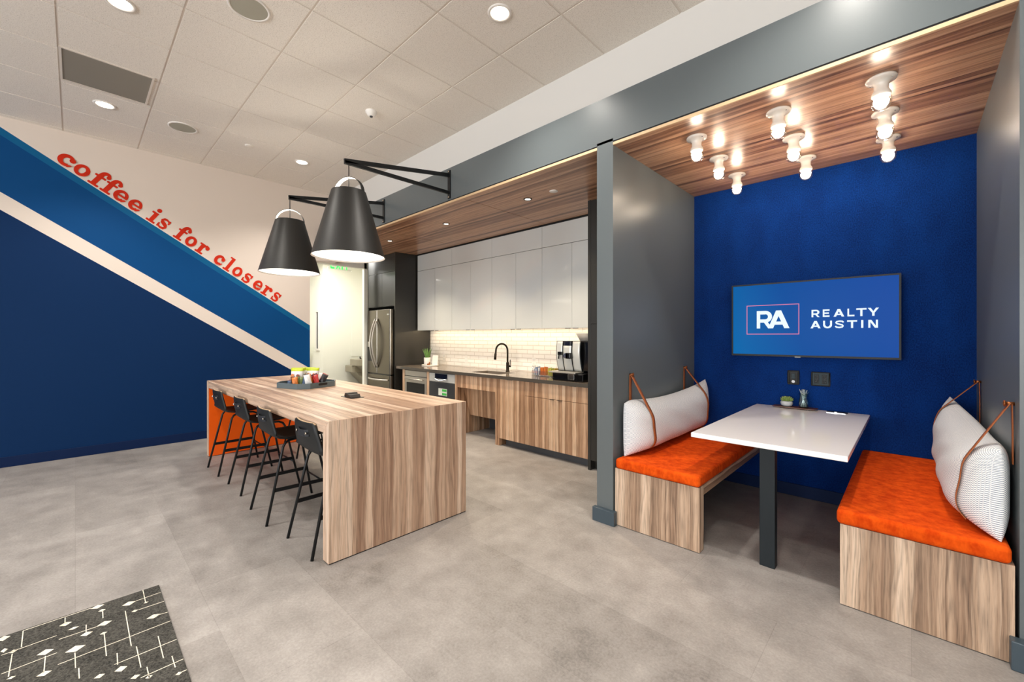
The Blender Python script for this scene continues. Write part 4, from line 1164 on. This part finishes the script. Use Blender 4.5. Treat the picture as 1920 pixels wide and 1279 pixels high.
make('spout_ring', MB().cyl((cx0+.165, cyf-.06, 1.132), (cx0+.165, cyf-.085, 1.132), .028, 20), 'chrome', cm)
make('steam_wand', MB().box(cx0+.05, cx0+.10, cyf-.07, cyf-.02, 1.14, 1.175).cyl((cx0+.06, cyf-.06, 1.15), (cx0+.06, cyf-.065, 1.095), .007, 10), 'appliance_black', cm)
bw = MB().lathe((-2.57, 3.88, 1.293), [(.075, 0), (.08, .004), (.125, .082), (.121, .083), (.078, .010), (1e-4, .010)], 36)
tag(make('bowl', bw, 'bowl_grey', loc=(-2.57, 3.88, 1.293)), 'grey bowl standing on top of the coffee machine', 'bowl')

# ================================================================== HALL
ex = thing('exit_sign', (-7.0, 3.1, 2.46), 'green lit exit sign behind the near hanging lamp', 'exit sign')
EX, EZ0, EZ1, EYC = -7.0, 2.475, 2.65, 3.10
make('panel', box(EX-.008, EX, EYC-.20, EYC+.20, EZ0-.01, EZ1), 'clear_glass', ex)
make('canopy', box(EX-.03, EX+.03, EYC-.2, EYC+.2, EZ1, EZ1+.035), 'trim_white', ex, .003)
make('bracket', box(EX-.01, EX+.01, EYC-.02, EYC+.02, EZ1+.035, 2.9), 'trim_white', ex)
def sans(ch):
    """outlines for plain bold capitals in a unit box"""
    w = .22; o = []
    R = lambda x0, x1, y0, y1: o.append([(x0, y0), (x1, y0), (x1, y1), (x0, y1)])
    def arcband(cx, cy, ro, ri, a0, a1, sx=1.0, n=14):
        for k in range(n):
            t0 = radians(a0+(a1-a0)*k/n); t1 = radians(a0+(a1-a0)*(k+1)/n)
            o.append([(cx+ro*cos(t0)*sx, cy+ro*sin(t0)), (cx+ro*cos(t1)*sx, cy+ro*sin(t1)), (cx+ri*cos(t1)*sx*.9, cy+ri*sin(t1)), (cx+ri*cos(t0)*sx*.9, cy+ri*sin(t0))])
    if ch == 'E': R(0, w, 0, 1); R(w, .92, 0, .2); R(w, .84, .41, .6); R(w, .92, .8, 1)
    elif ch == 'L': R(0, w, 0, 1); R(w, .92, 0, .2)
    elif ch == 'I': R(.2, .8, 0, 1)
    elif ch == 'T': R(.5-w/2, .5+w/2, 0, .8); R(0, 1, .8, 1)
    elif ch == 'X': o.append([(0, 0), (.27, 0), (1, 1), (.73, 1)]); o.append([(.73, 0), (1, 0), (.27, 1), (0, 1)])
    elif ch == 'A': o.append([(0, 0), (.24, 0), (.62, 1), (.38, 1)]); o.append([(.76, 0), (1, 0), (.62, 1), (.38, 1)]); R(.22, .78, .2, .38)
    elif ch == 'R':
        R(0, w, 0, 1); R(w, .55, .8, 1); R(w, .55, .33, .52)
        arcband(.55, .665, .335, .145, -90, 90, 1.25); o.append([(.42, .38), (.68, .38), (1.0, 0), (.73, 0)])
    elif ch == 'Y': R(.5-w/2, .5+w/2, 0, .45); o.append([(.39, .38), (.61, .38), (.27, 1), (0, 1)]); o.append([(.39, .38), (.61, .38), (1, 1), (.73, 1)])
    elif ch == 'U': R(0, w, .42, 1); R(1-w, 1, .42, 1); arcband(.5, .42, .43, .22, 180, 360, 1.16)
    elif ch == 'N': R(0, w, 0, 1); R(1-w, 1, 0, 1); o.append([(w*.2, 1), (w+.1, 1), (1-w*.2, 0), (1-w-.1, 0)])
    elif ch == 'S':
        P = [(.92, .74), (.80, .88), (.5, .91), (.2, .85), (.13, .72), (.24, .59), (.5, .51), (.78, .42), (.87, .28), (.78, .14), (.5, .085), (.2, .12), (.06, .27)]
        L, Rr = stroke(P, .19)
        for i in range(len(L)-1): o.append([tuple(Rr[i]), tuple(Rr[i+1]), tuple(L[i+1]), tuple(L[i])])
    return o
b = MB()
for ch, y0, y1 in (('E', -.16, -.085), ('X', -.07, .01), ('I', .02, .06), ('T', .075, .155)):
    for poly in sans(ch):
        b.add([(EX+.003, EYC+y0+(y1-y0)*x, EZ0+.155*z) for x, z in poly], [tuple(range(len(poly)))])
o = make('letters', b, 'exit_green', ex, weld=False); o['label'] = 'green glowing EXIT letters'

ft = thing('drinking_fountain', (-8.6, 4.4, .25), 'pale grey two-level drinking fountain in the white hall', 'drinking fountain')
for (x, yf, zt, nm) in ((-8.9+.24, 4.02, .72, 'low'), (-8.36, 3.985, .87, 'high')):
    b = MB()
    b.prism(rrect(x-.2, x+.2, yf, 4.76, .06), zt-.14, zt, 'xy')
    make('basin', b, 'fountain_steel', ft, .012)
    b = MB().prism([(yf+.09, zt-.14), (4.76, zt-.14), (4.76, zt-.52), (4.45, zt-.52)], x-.18, x+.18, 'yz')
    make('skirt', b, 'fountain_steel', ft, .006)
    make('bubbler', MB().cyl((x+.08, yf+.12, zt), (x+.08, yf+.10, zt+.055), .016, 12), 'stainless_dark', ft)
b = MB().box(-8.899, -8.89, 4.19, 4.74, .9, 1.72)
tag(make('tile_panel', b, 'hall_white', loc=(-8.9, 4.4, .9)), 'faint white tile panel above the drinking fountain', 'panel')
nw_ = thing('narrow_window', (-9.14, 3.58, 1.06), 'narrow tall slot window in the hall wall', 'window')
make('frame', MB().box(-9.24, -9.20, 3.555, 3.58, 1.04, 1.90).box(-9.09, -9.05, 3.555, 3.58, 1.04, 1.90).box(-9.2, -9.09, 3.555, 3.58, 1.86, 1.90).box(-9.2, -9.09, 3.555, 3.58, 1.04, 1.08), 'trim_white', nw_)
make('pane', box(-9.2, -9.09, 3.572, 3.579, 1.08, 1.86), 'appliance_grey', nw_)
hpn = thing('potted_plant', (-9.6, 3.42, .0), 'bright green potted plant peeking past the mural wall', 'plant')
make('stand', MB().lathe((-9.6, 3.42, 0), [(.10, 0), (.09, .02), (.02, .05), (.02, .70), (.1, .72)], 20), 'black_metal', hpn)
make('pot', MB().lathe((-9.6, 3.42, .72), [(.07, 0), (.09, .12), (.085, .12), (.07, .10), (1e-4, .10)], 20), 'plastic_black', hpn)
lb = MB()
for k in range(14):
    a = k*2.399; L = random.uniform(.22, .42); lean = random.uniform(.1, .5)
    pts = [(-9.6+cos(a)*lean*L*s, 3.42+sin(a)*lean*L*s*.3, .82+L*s*(1-.3*lean*s)) for s in (0, .25, .5, .75, 1)]
    lb.tube(pts, [.006, .016, .02, .014, .002], 6)
make('leaves', lb, 'leaf_light', hpn)

# ================================================================== BOOTH
BG = 'plywood-sided booth benches'
def bench(x0, x1, left):
    yf = 2.664 if left else 2.652
    lab = 'wood-grain booth bench with orange cushion beside the grey column' if left else 'wood-grain booth bench with orange cushion at the right edge of the picture'
    t = thing('booth_bench', ((x0+x1)/2, 3.4, 0), lab, 'bench', BG)
    make('front_panel', box(x0, x1, yf, yf+.073, .004, .405), 'bench_wood', t, .001)
    make('seat_board', box(x0, x1, yf+.073, YB-.015, .345, .405), 'bench_wood_along', t, .001)
    b = MB()
    ox = .02
    cx0_, cx1_ = (x0+.006, x1+.004) if left else (x0-.014, x1-.008)
    z0, z1 = .406, .478
    # soft box: rounded edges all round with a slight crown
    nx, ny = 22, 44
    def top(u, v):
        x = cx0_+(cx1_-cx0_)*u; y = (yf-.012)+(YB-.02-(yf-.012))*v
        crown = .012*(sin(pi*u)*sin(pi*v))**.5+.0025*sin(x*23+y*7)*sin(y*19)
        return (x, y, z1+crown)
    b.box(cx0_, cx1_, yf-.012, YB-.02, z0, z1)
    o = make('cushion', b, 'orange_velvet', t)
    bv = o.modifiers.new('bevel', 'BEVEL'); bv.width = .020; bv.segments = 4
    return t
bench(-1.529, -.946, True)
bench(-.259, .306, False)

tb_ = thing('booth_table', (-.607, 3.4, 0), 'white glossy booth table on a dark steel leg', 'table')
make('top', box(-.995, -.228, 2.655, 4.19, .716, .745), 'table_white', tb_, .004, 3)
make('leg', box(-.647, -.568, 2.783, 2.843, 0, .716), 'table_steel', tb_, .003)
make('frame', box(-.64, -.575, 2.843, 4.19, .676, .716), 'table_steel', tb_, .002)

# television
tv = thing('television', (-.615, 4.16, 1.17), 'wall-mounted television showing a white logo on blue', 'television')
TX0, TX1, TZ0, TZ1, TYF = -1.181, -.053, 1.172, 1.803, 4.13
make('body', box(TX0, TX1, TYF+.002, TYF+.045, TZ0, TZ1), 'plastic_black', tv, .004)
make('mount', box(-.85, -.38, TYF+.045, YB, 1.3, 1.65), 'plastic_black', tv)
b = MB().box(TX0, TX1, TYF-.004, TYF+.002, TZ1-.012, TZ1).box(TX0, TX1, TYF-.004, TYF+.002, TZ0, TZ0+.016).box(TX0, TX0+.012, TYF-.004, TYF+.002, TZ0+.016, TZ1-.012).box(TX1-.012, TX1, TYF-.004, TYF+.002, TZ0+.016, TZ1-.012)
make('bezel', b, 'plastic_dark_grey', tv)
scn = make('screen', box(TX0+.012, TX1-.012, TYF, TYF+.002, TZ0+.016, TZ1-.012), 'screen_blue', tv)
scn['label'] = 'blue lit screen'
YT = TYF-.0006
b = MB(); fx0, fx1, fz0, fz1, fw = -1.060, -.669, 1.360, 1.615, .006
for x0, x1, z0, z1 in ((fx0, fx1, fz0, fz0+fw), (fx0, fx1, fz1-fw, fz1), (fx0, fx0+fw, fz0+fw, fz1-fw), (fx1-fw, fx1, fz0+fw, fz1-fw)):
    b.add([(x0, YT, z0), (x1, YT, z0), (x1, YT, z1), (x0, YT, z1)], [(0, 1, 2, 3)])
make('logo_frame', b, 'logo_frame', scn, recalc=False)
def put(txt, spans, z0, z1):
    for ch, (x0, x1) in zip(txt, spans):
        b = MB()
        for poly in sans(ch):
            b.add([(x0+(x1-x0)*x, YT-.0002, z0+(z1-z0)*z) for x, z in poly], [tuple(range(len(poly)))])
        make('logo_letter', b, 'logo_white', scn, weld=False, recalc=False)
put('RA', [(-.980, -.860), (-.894, -.737)], 1.412, 1.564)
put('REALTY', [(-.586, -.532), (-.512, -.465), (-.444, -.377), (-.358, -.312), (-.305, -.245), (-.238, -.174)], 1.498, 1.558)
put('AUSTIN', [(-.593, -.526), (-.510, -.453), (-.436, -.377), (-.360, -.300), (-.281, -.259), (-.235, -.180)], 1.408, 1.468)
make('maker_tab', box(-.70, -.66, TYF-.006, TYF+.002, TZ0-.004, TZ0+.004), 'stainless_dark', tv)

# wall boxes under the television
wb1 = thing('media_plate', (-.721, YB, .94), 'black recessed media plate under the television, left of the double outlet', 'wall plate')
def framebox(x0, x1, z0, z1, w, y0, y1):
    return MB().box(x0, x1, y0, y1, z0, z0+w).box(x0, x1, y0, y1, z1-w, z1).box(x0, x0+w, y0, y1, z0+w, z1-w).box(x1-w, x1, y0, y1, z0+w, z1-w)
make('frame', framebox(-.762, -.681, .936, 1.056, .012, YB-.012, YB), 'plastic_black', wb1, .003)
make('back', box(-.75, -.693, YB-.004, YB, .948, 1.044), 'appliance_black', wb1)
make('jack', MB().box(-.735, -.708, YB-.009, YB-.004, .985, 1.03), 'outlet_face', wb1, .002)
make('cable_slot', MB().cyl((-.7215, YB-.005, .962), (-.7215, YB-.009, .962), .012, 16), 'chrome', wb1)
wb2 = thing('double_outlet', (-.535, YB, .94), 'dark double wall outlet under the television', 'outlet')
make('frame', framebox(-.597, -.474, .937, 1.053, .008, YB-.010, YB), 'plastic_black', wb2, .003)
make('plate', box(-.589, -.482, YB-.006, YB, .945, 1.045), 'outlet_face', wb2, .002)
for x in (-.562, -.509):
    s_ = make('socket', box(x-.017, x+.017, YB-.009, YB-.005, .958, 1.032), 'plastic_dark_grey', wb2, .002)
    b = MB()
    for z in (1.012, .978):
        for dx in (-.007, .007): b.box(x+dx-.0015, x+dx+.0015, YB-.0098, YB-.0088, z-.006, z+.006)
        b.box(x-.0025, x+.0025, YB-.0098, YB-.0088, z-.015, z-.010)
    make('slots', b, 'appliance_black', s_)

# things on the table
ty_ = thing('serving_tray', (-.695, 4.13, .745), 'slim dark wood tray at the wall end of the white table', 'tray')
make('board', MB().prism([(-.835, .750), (-.565, .750), (-.545, .758), (-.855, .758)], 4.08, 4.185, 'xz'), 'dark_wood_tray', ty_, .002)
make('foot', MB().box(-.80, -.79, 4.085, 4.18, .745, .751).box(-.61, -.60, 4.085, 4.18, .745, .751), 'dark_tray_edge', ty_)
sx_, sy_, sz_ = -.758, 4.132, .758
su = thing('potted_succulent', (sx_, sy_, sz_), 'green succulent in a rounded grey pot on the wooden tray', 'plant')
make('pot', MB().lathe((sx_, sy_, sz_), [(.022, 0), (.036, .006), (.044, .022), (.043, .036), (.038, .044), (.034, .043), (.034, .036), (1e-4, .036)], 32), 'concrete_pot', su)
lb = MB()
for ringi, (n, lean, L) in enumerate(((5, .25, .035), (8, .65, .038), (11, 1.05, .040), (12, 1.35, .036))):
    for k in range(n):
        a = 2*pi*k/n+ringi*.4
        for cxo, cyo in ((-.012, 0), (.014, .004)):
            pts = [(sx_+cxo+cos(a)*sin(lean)*L*s, sy_+cyo+sin(a)*sin(lean)*L*s, sz_+.040+cos(lean)*L*s*1.1+.006*s) for s in (0, .35, .7, 1)]
            lb.tube(pts, [.003, .0055, .0048, .0008], 5)
make('leaves', lb, 'succulent', su)
vx, vy, vz = -.640, 4.132, .758
vs_ = thing('straw_glass', (vx, vy, vz), 'clear glass of slender grey straws on the wooden tray', 'glass')
make('glass', MB().lathe((vx, vy, vz), [(.034, 0), (.036, .004), (.033, .05), (.027, .085), (.034, .118), (.032, .118), (.025, .085), (.031, .05), (.032, .006), (1e-4, .006)], 28), 'green_glass', vs_)
for k in range(22):
    a = k*2.399; r0 = .024*sqrt((k+.5)/22); r1 = .032*sqrt((k+.5)/22)
    h = random.uniform(.125, .152); a2 = a+pi*.85
    pts = [(vx+cos(a2)*r0, vy+sin(a2)*r0, vz+.008), (vx+cos(a)*r1, vy+sin(a)*r1, vz+h)]
    o = make('straw', MB().tube(pts, .0022, 6), 'straw_grey' if k % 3 else 'straw_teal', loc=(vx, vy, vz+.008))
    tag(o, 'slender straw standing in the glass on the wooden tray', 'straw', 'straws in the glass on the table')
pw = thing('table_outlet', (-.425, 4.12, .745), 'flush silver and black outlet strip at the table end', 'outlet')
make('plate', box(-.485, -.365, 4.085, 4.105, .745, .750), 'chrome', pw, .001)
make('lid', box(-.485, -.355, 4.105, 4.145, .745, .752), 'plastic_black', pw, .001)
make('button', box(-.435, -.42, 4.10, 4.11, .751, .7535), 'chrome', pw)

# pillows hung on leather straps
def pillow_fn(side, y0, y1, xw):
    """side=+1: on the left booth wall (bulges to +x); -1: mirrored"""
    def f(s, h, front):
        rim = max(0., 1-abs(s)**5.5)**.5 * max(0., 1-abs(h)**3.2)**.52
        pinch = 1+.05*abs(s)**6
        sag = -.040*(1-s*s)
        far = max(0., (s+.15)/1.15)
        y = (y0+y1)/2+s*(y1-y0)/2*(1-.035*(h*h)*0+.0)
        hh = .205*(1-.06*(1-abs(s)**4))*pinch
        near = max(0., -s)**9
        z = .488+.205+h*hh-(.05*near*max(h, 0)**2)+(sag if h > 0 else 0)*max(h, 0)+.03*far*far*(.5+.5*h)
        seam = .045+.085*far**2.2*(.5+.5*h)**1.2
        if front:
            d = seam+.165*rim*(1-.22*h)
        else:
            d = max(.014, seam-.05*rim)
        d += .004*sin(s*9+h*6)*rim if front else 0
        return Vector((xw+side*d, y, z))
    return f
def pillow(side, y0, y1, xw, label):
    f = pillow_fn(side, y0, y1, xw)
    nu, nv = 56, 30
    b = MB(); b.uv = []
    for front in (True, False):
        def g(u, v):
            # pack samples towards the seams so that the rounding stays smooth
            s = sin((u-.5)*pi); h = sin((v-.5)*pi)
            return f(s, h, front)
        b.grid(g, nu, nv, 0, True, (side < 0) ^ (not front))
        for i in range(nu+1):
            for j in range(nv+1):
                s = sin((i/nu-.5)*pi); h = sin((j/nv-.5)*pi)
                b.uv.append(((y1-y0)/2*s*1.08, .27*h*1.1))
    o = make('pillow', b, 'pillow_weave', loc=(xw+side*.1, (y0+y1)/2, .48), recalc=True)
    tag(o, label, 'pillow', 'long white woven pillows in the booth')
    return f
XBL, XBR = -1.541, .318
fl = pillow(1, 2.735, 4.12, XBL, 'long white woven pillow against the wall beside the grey column')
frr = pillow(-1, 2.69, 4.08, XBR, 'long white woven pillow at the right edge of the picture')
def strap(side, xw, y, f, y0, y1, label):
    t = thing('leather_strap', (xw, y, 1.05), label, 'strap', 'tan leather straps holding the pillows')
    s = (y-(y0+y1)/2)/((y1-y0)/2)
    path = [Vector((xw+side*.014, y, 1.056))]
    hs = [1-.02*k for k in range(4)]+[.9-.095*k for k in range(19)]
    pts = []
    for h in hs:
        p = f(s, max(-.93, min(.985, h)), True); pts.append(Vector((p.x+side*.005, y, p.z)))
    # keep only the hull so that the strap runs straight from the peg to the pillow
    best = None
    for k, p in enumerate(pts[:12]):
        d = p-path[0]; sl_ = (d.x*side)/max(1e-3, -d.z)
        if best is None or sl_ > best[0]: best = (sl_, k)
    path += pts[best[1]:]
    hw = .018
    def ribbon(P):
        b = MB(); th = .003
        vs = []
        for i, p in enumerate(P):
            tg = (P[min(i+1, len(P)-1)]-P[max(i-1, 0)]).normalized()
            nn = tg.cross(Vector((0, 1, 0))).normalized()*th/2
            vs += [p+Vector((0, -hw, 0))+nn, p+Vector((0, hw, 0))+nn, p+Vector((0, hw, 0))-nn, p+Vector((0, -hw, 0))-nn]
        for i in range(len(P)-1):
            for k in range(4):
                k2 = (k+1) % 4
                b.add(vs[4*i:4*i+8], [(k, k2, 4+k2, 4+k)], 0, True)
        return b
    make('front_band', ribbon(path), 'leather_tan', t)
    make('back_band', ribbon([Vector((xw+side*.008, y, 1.056)), Vector((xw+side*.006, y, .95)), Vector((xw+side*.006, y, .80))]), 'leather_tan', t)
    make('peg', MB().cyl((xw, y, 1.056), (xw+side*.026, y, 1.056), .008, 14).lathe((xw+side*.026, y, 1.056), [(.014, 0), (.014, .005), (1e-4, .008)], 14, M=Matrix.Rotation(side*pi/2, 3, 'Y')), 'copper_stud', t)
strap(1, XBL, 2.901, fl, 2.735, 4.12, 'tan leather strap round the left bench pillow, nearest the grey column')
strap(1, XBL, 3.936, fl, 2.735, 4.12, 'tan leather strap round the left bench pillow, by the blue wall')
strap(-1, XBR, 2.768, frr, 2.69, 4.08, 'tan leather strap round the right bench pillow, nearest the camera')
strap(-1, XBR, 3.954, frr, 2.69, 4.08, 'tan leather strap round the right bench pillow, by the blue wall')

# porcelain bulb holders
def bulb_lamp(x, y, label):
    t = thing('bulb_lamp', (x, y, ZS), label, 'ceiling lamp', 'bare bulbs in white porcelain holders')
    c = (x, y, ZS)
    make('holder', MB().lathe(c, [(.064, 0), (.066, -.006), (.064, -.014), (.052, -.018), (.036, -.026), (.031, -.038), (.031, -.062), (.036, -.072), (.041, -.082), (.041, -.094), (.036, -.098)], 36), 'porcelain', t)
    make('screw', MB().cyl((x+.045, y-.025, ZS-.0165), (x+.045, y-.025, ZS-.0195), .004, 8).cyl((x-.045, y+.025, ZS-.0165), (x-.045, y+.025, ZS-.0195), .004, 8), 'appliance_grey', t)
    g = make('globe', MB().lathe(c, [(.034, -.096), (.043, -.108), (.0445, -.128), (.041, -.147), (.031, -.160), (.016, -.168), (1e-4, -.170)], 28, cap=False), 'bulb_glass', t)
    make('filament', MB().lathe(c, [(1e-4, -.098), (.026, -.102), (.033, -.120), (.030, -.140), (.018, -.154), (1e-4, -.158)], 10, cap=False), 'bulb_glow', t)
    return t
first = None
cols = [(-1.068, 'in the left column'), (-.585, 'in the middle column'), (-.116, 'in the right column')]
rows = [(2.955, 'front bulb lamp'), (3.412, 'centre bulb lamp'), (3.872, 'hindmost bulb lamp')]
for x, cn in cols:
    for y, rn in rows:
        lab = '%s %s of nine on the wooden booth ceiling' % (rn, cn)
        if first is None: first = bulb_lamp(x, y, lab)
        else: copy_thing(first, (x, y, ZS), lab)

# ================================================================== RUG
LN = [(0.012, -0.474, 0.011, -0.258), (0.17, -0.525, 0.167, -0.368), (0.209, -0.361, 0.216, -0.229), (0.322, -0.513, 0.317, -0.364), (0.414, -0.36, 0.41, -0.002), (0.58, -0.201, 0.583, 0.004), (0.745, -0.134, 0.745, 0.004), (0.314, -0.035, 0.321, 0.001), (0.096, -0.1, 0.093, -0.003), (0.196, -0.098, 0.201, 0.0), (0.824, -0.018, 0.826, 0.003), (0.001, -0.065, 0.144, -0.067), (0.081, -0.219, 0.155, -0.22), (0.019, -0.344, 0.079, -0.344), (0.012, -0.474, 0.159, -0.471), (0.19, -0.494, 0.363, -0.492), (0.162, -0.276, 0.228, -0.277), (0.301, -0.221, 0.492, -0.221), (0.161, -0.143, 0.493, -0.144), (0.371, -0.312, 0.491, -0.31), (0.309, -0.397, 0.432, -0.397), (0.498, -0.056, 0.68, -0.058), (0.512, -0.129, 0.677, -0.128), (0.503, -0.189, 0.59, -0.192), (0.691, -0.111, 0.769, -0.111), (0.69, -0.032, 0.777, -0.032), (0.5, -0.301, 0.576, -0.3)]
DM = [(0.017, -0.235, 0.022, 0.027), (0.097, -0.125, 0.023, 0.026), (0.073, -0.221, 0.012, 0.016), (0.086, -0.342, 0.018, 0.022), (0.153, -0.316, 0.016, 0.014), (0.247, -0.276, 0.018, 0.022), (0.21, -0.216, 0.022, 0.026), (0.194, -0.111, 0.011, 0.015), (0.312, -0.053, 0.023, 0.023), (0.297, -0.223, 0.011, 0.014), (0.277, -0.398, 0.022, 0.027), (0.341, -0.31, 0.027, 0.031), (0.022, -0.53, 0.018, 0.028), (0.135, -0.52, 0.009, 0.022), (0.172, -0.493, 0.011, 0.017), (0.441, -0.396, 0.018, 0.022), (0.629, -0.184, 0.017, 0.024), (0.617, -0.245, 0.014, 0.017), (0.723, -0.148, 0.013, 0.016), (0.762, -0.111, 0.01, 0.013), (0.826, -0.027, 0.01, 0.013), (0.148, -0.065, 0.009, 0.01), (0.378, -0.484, 0.011, 0.011)]
rx0, ry1 = -2.922, .311
rng = random.Random(3)
for k in range(120):
    x = rng.uniform(0, 1.9); y = -rng.uniform(.01, 1.7)
    if x < .85 and y > -.62: continue
    if k % 3 == 0: LN.append((x, y-.2, x, y))
    elif k % 3 == 1: LN.append((x, y, x+.12, y))
    else: DM.append((x, y, .018, .022))
b = MB()
b.box(rx0, rx0+1.9, ry1-1.75, ry1, 0, .009)
zt_ = .0096
for x0, y0, x1, y1 in LN:
    x0 += rx0; x1 += rx0; y0 += ry1; y1 = min(y1+ry1, ry1-.002)
    w = .0026 if abs(y1-y0) > abs(x1-x0) else .0017
    if abs(x1-x0) > abs(y1-y0): b.add([(x0, y0-w, zt_), (x1, y1-w, zt_), (x1, y1+w, zt_), (x0, y0+w, zt_)], [(0, 1, 2, 3)], 1)
    else: b.add([(x0-w*.8, y0, zt_), (x0+w*.8, y0, zt_), (x1+w*.8, y1, zt_), (x1-w*.8, y1, zt_)], [(0, 1, 2, 3)], 1)
for x, y, a, c in DM:
    # 'a' is the half length along the room, 'c' across it
    x += rx0; y += ry1
    b.add([(max(x-c*.8, rx0+.001), y, zt_), (x, y-a*1.15, zt_), (x+c*.8, y, zt_), (x, y+a*1.15, zt_)], [(0, 1, 2, 3)], 1)
rg = make('area_rug', b, ['rug_pile', 'rug_cream'], loc=(rx0+.95, ry1-.85, 0), weld=False)
tag(rg, 'charcoal rug with cream lines and diamonds on the floor', 'rug')
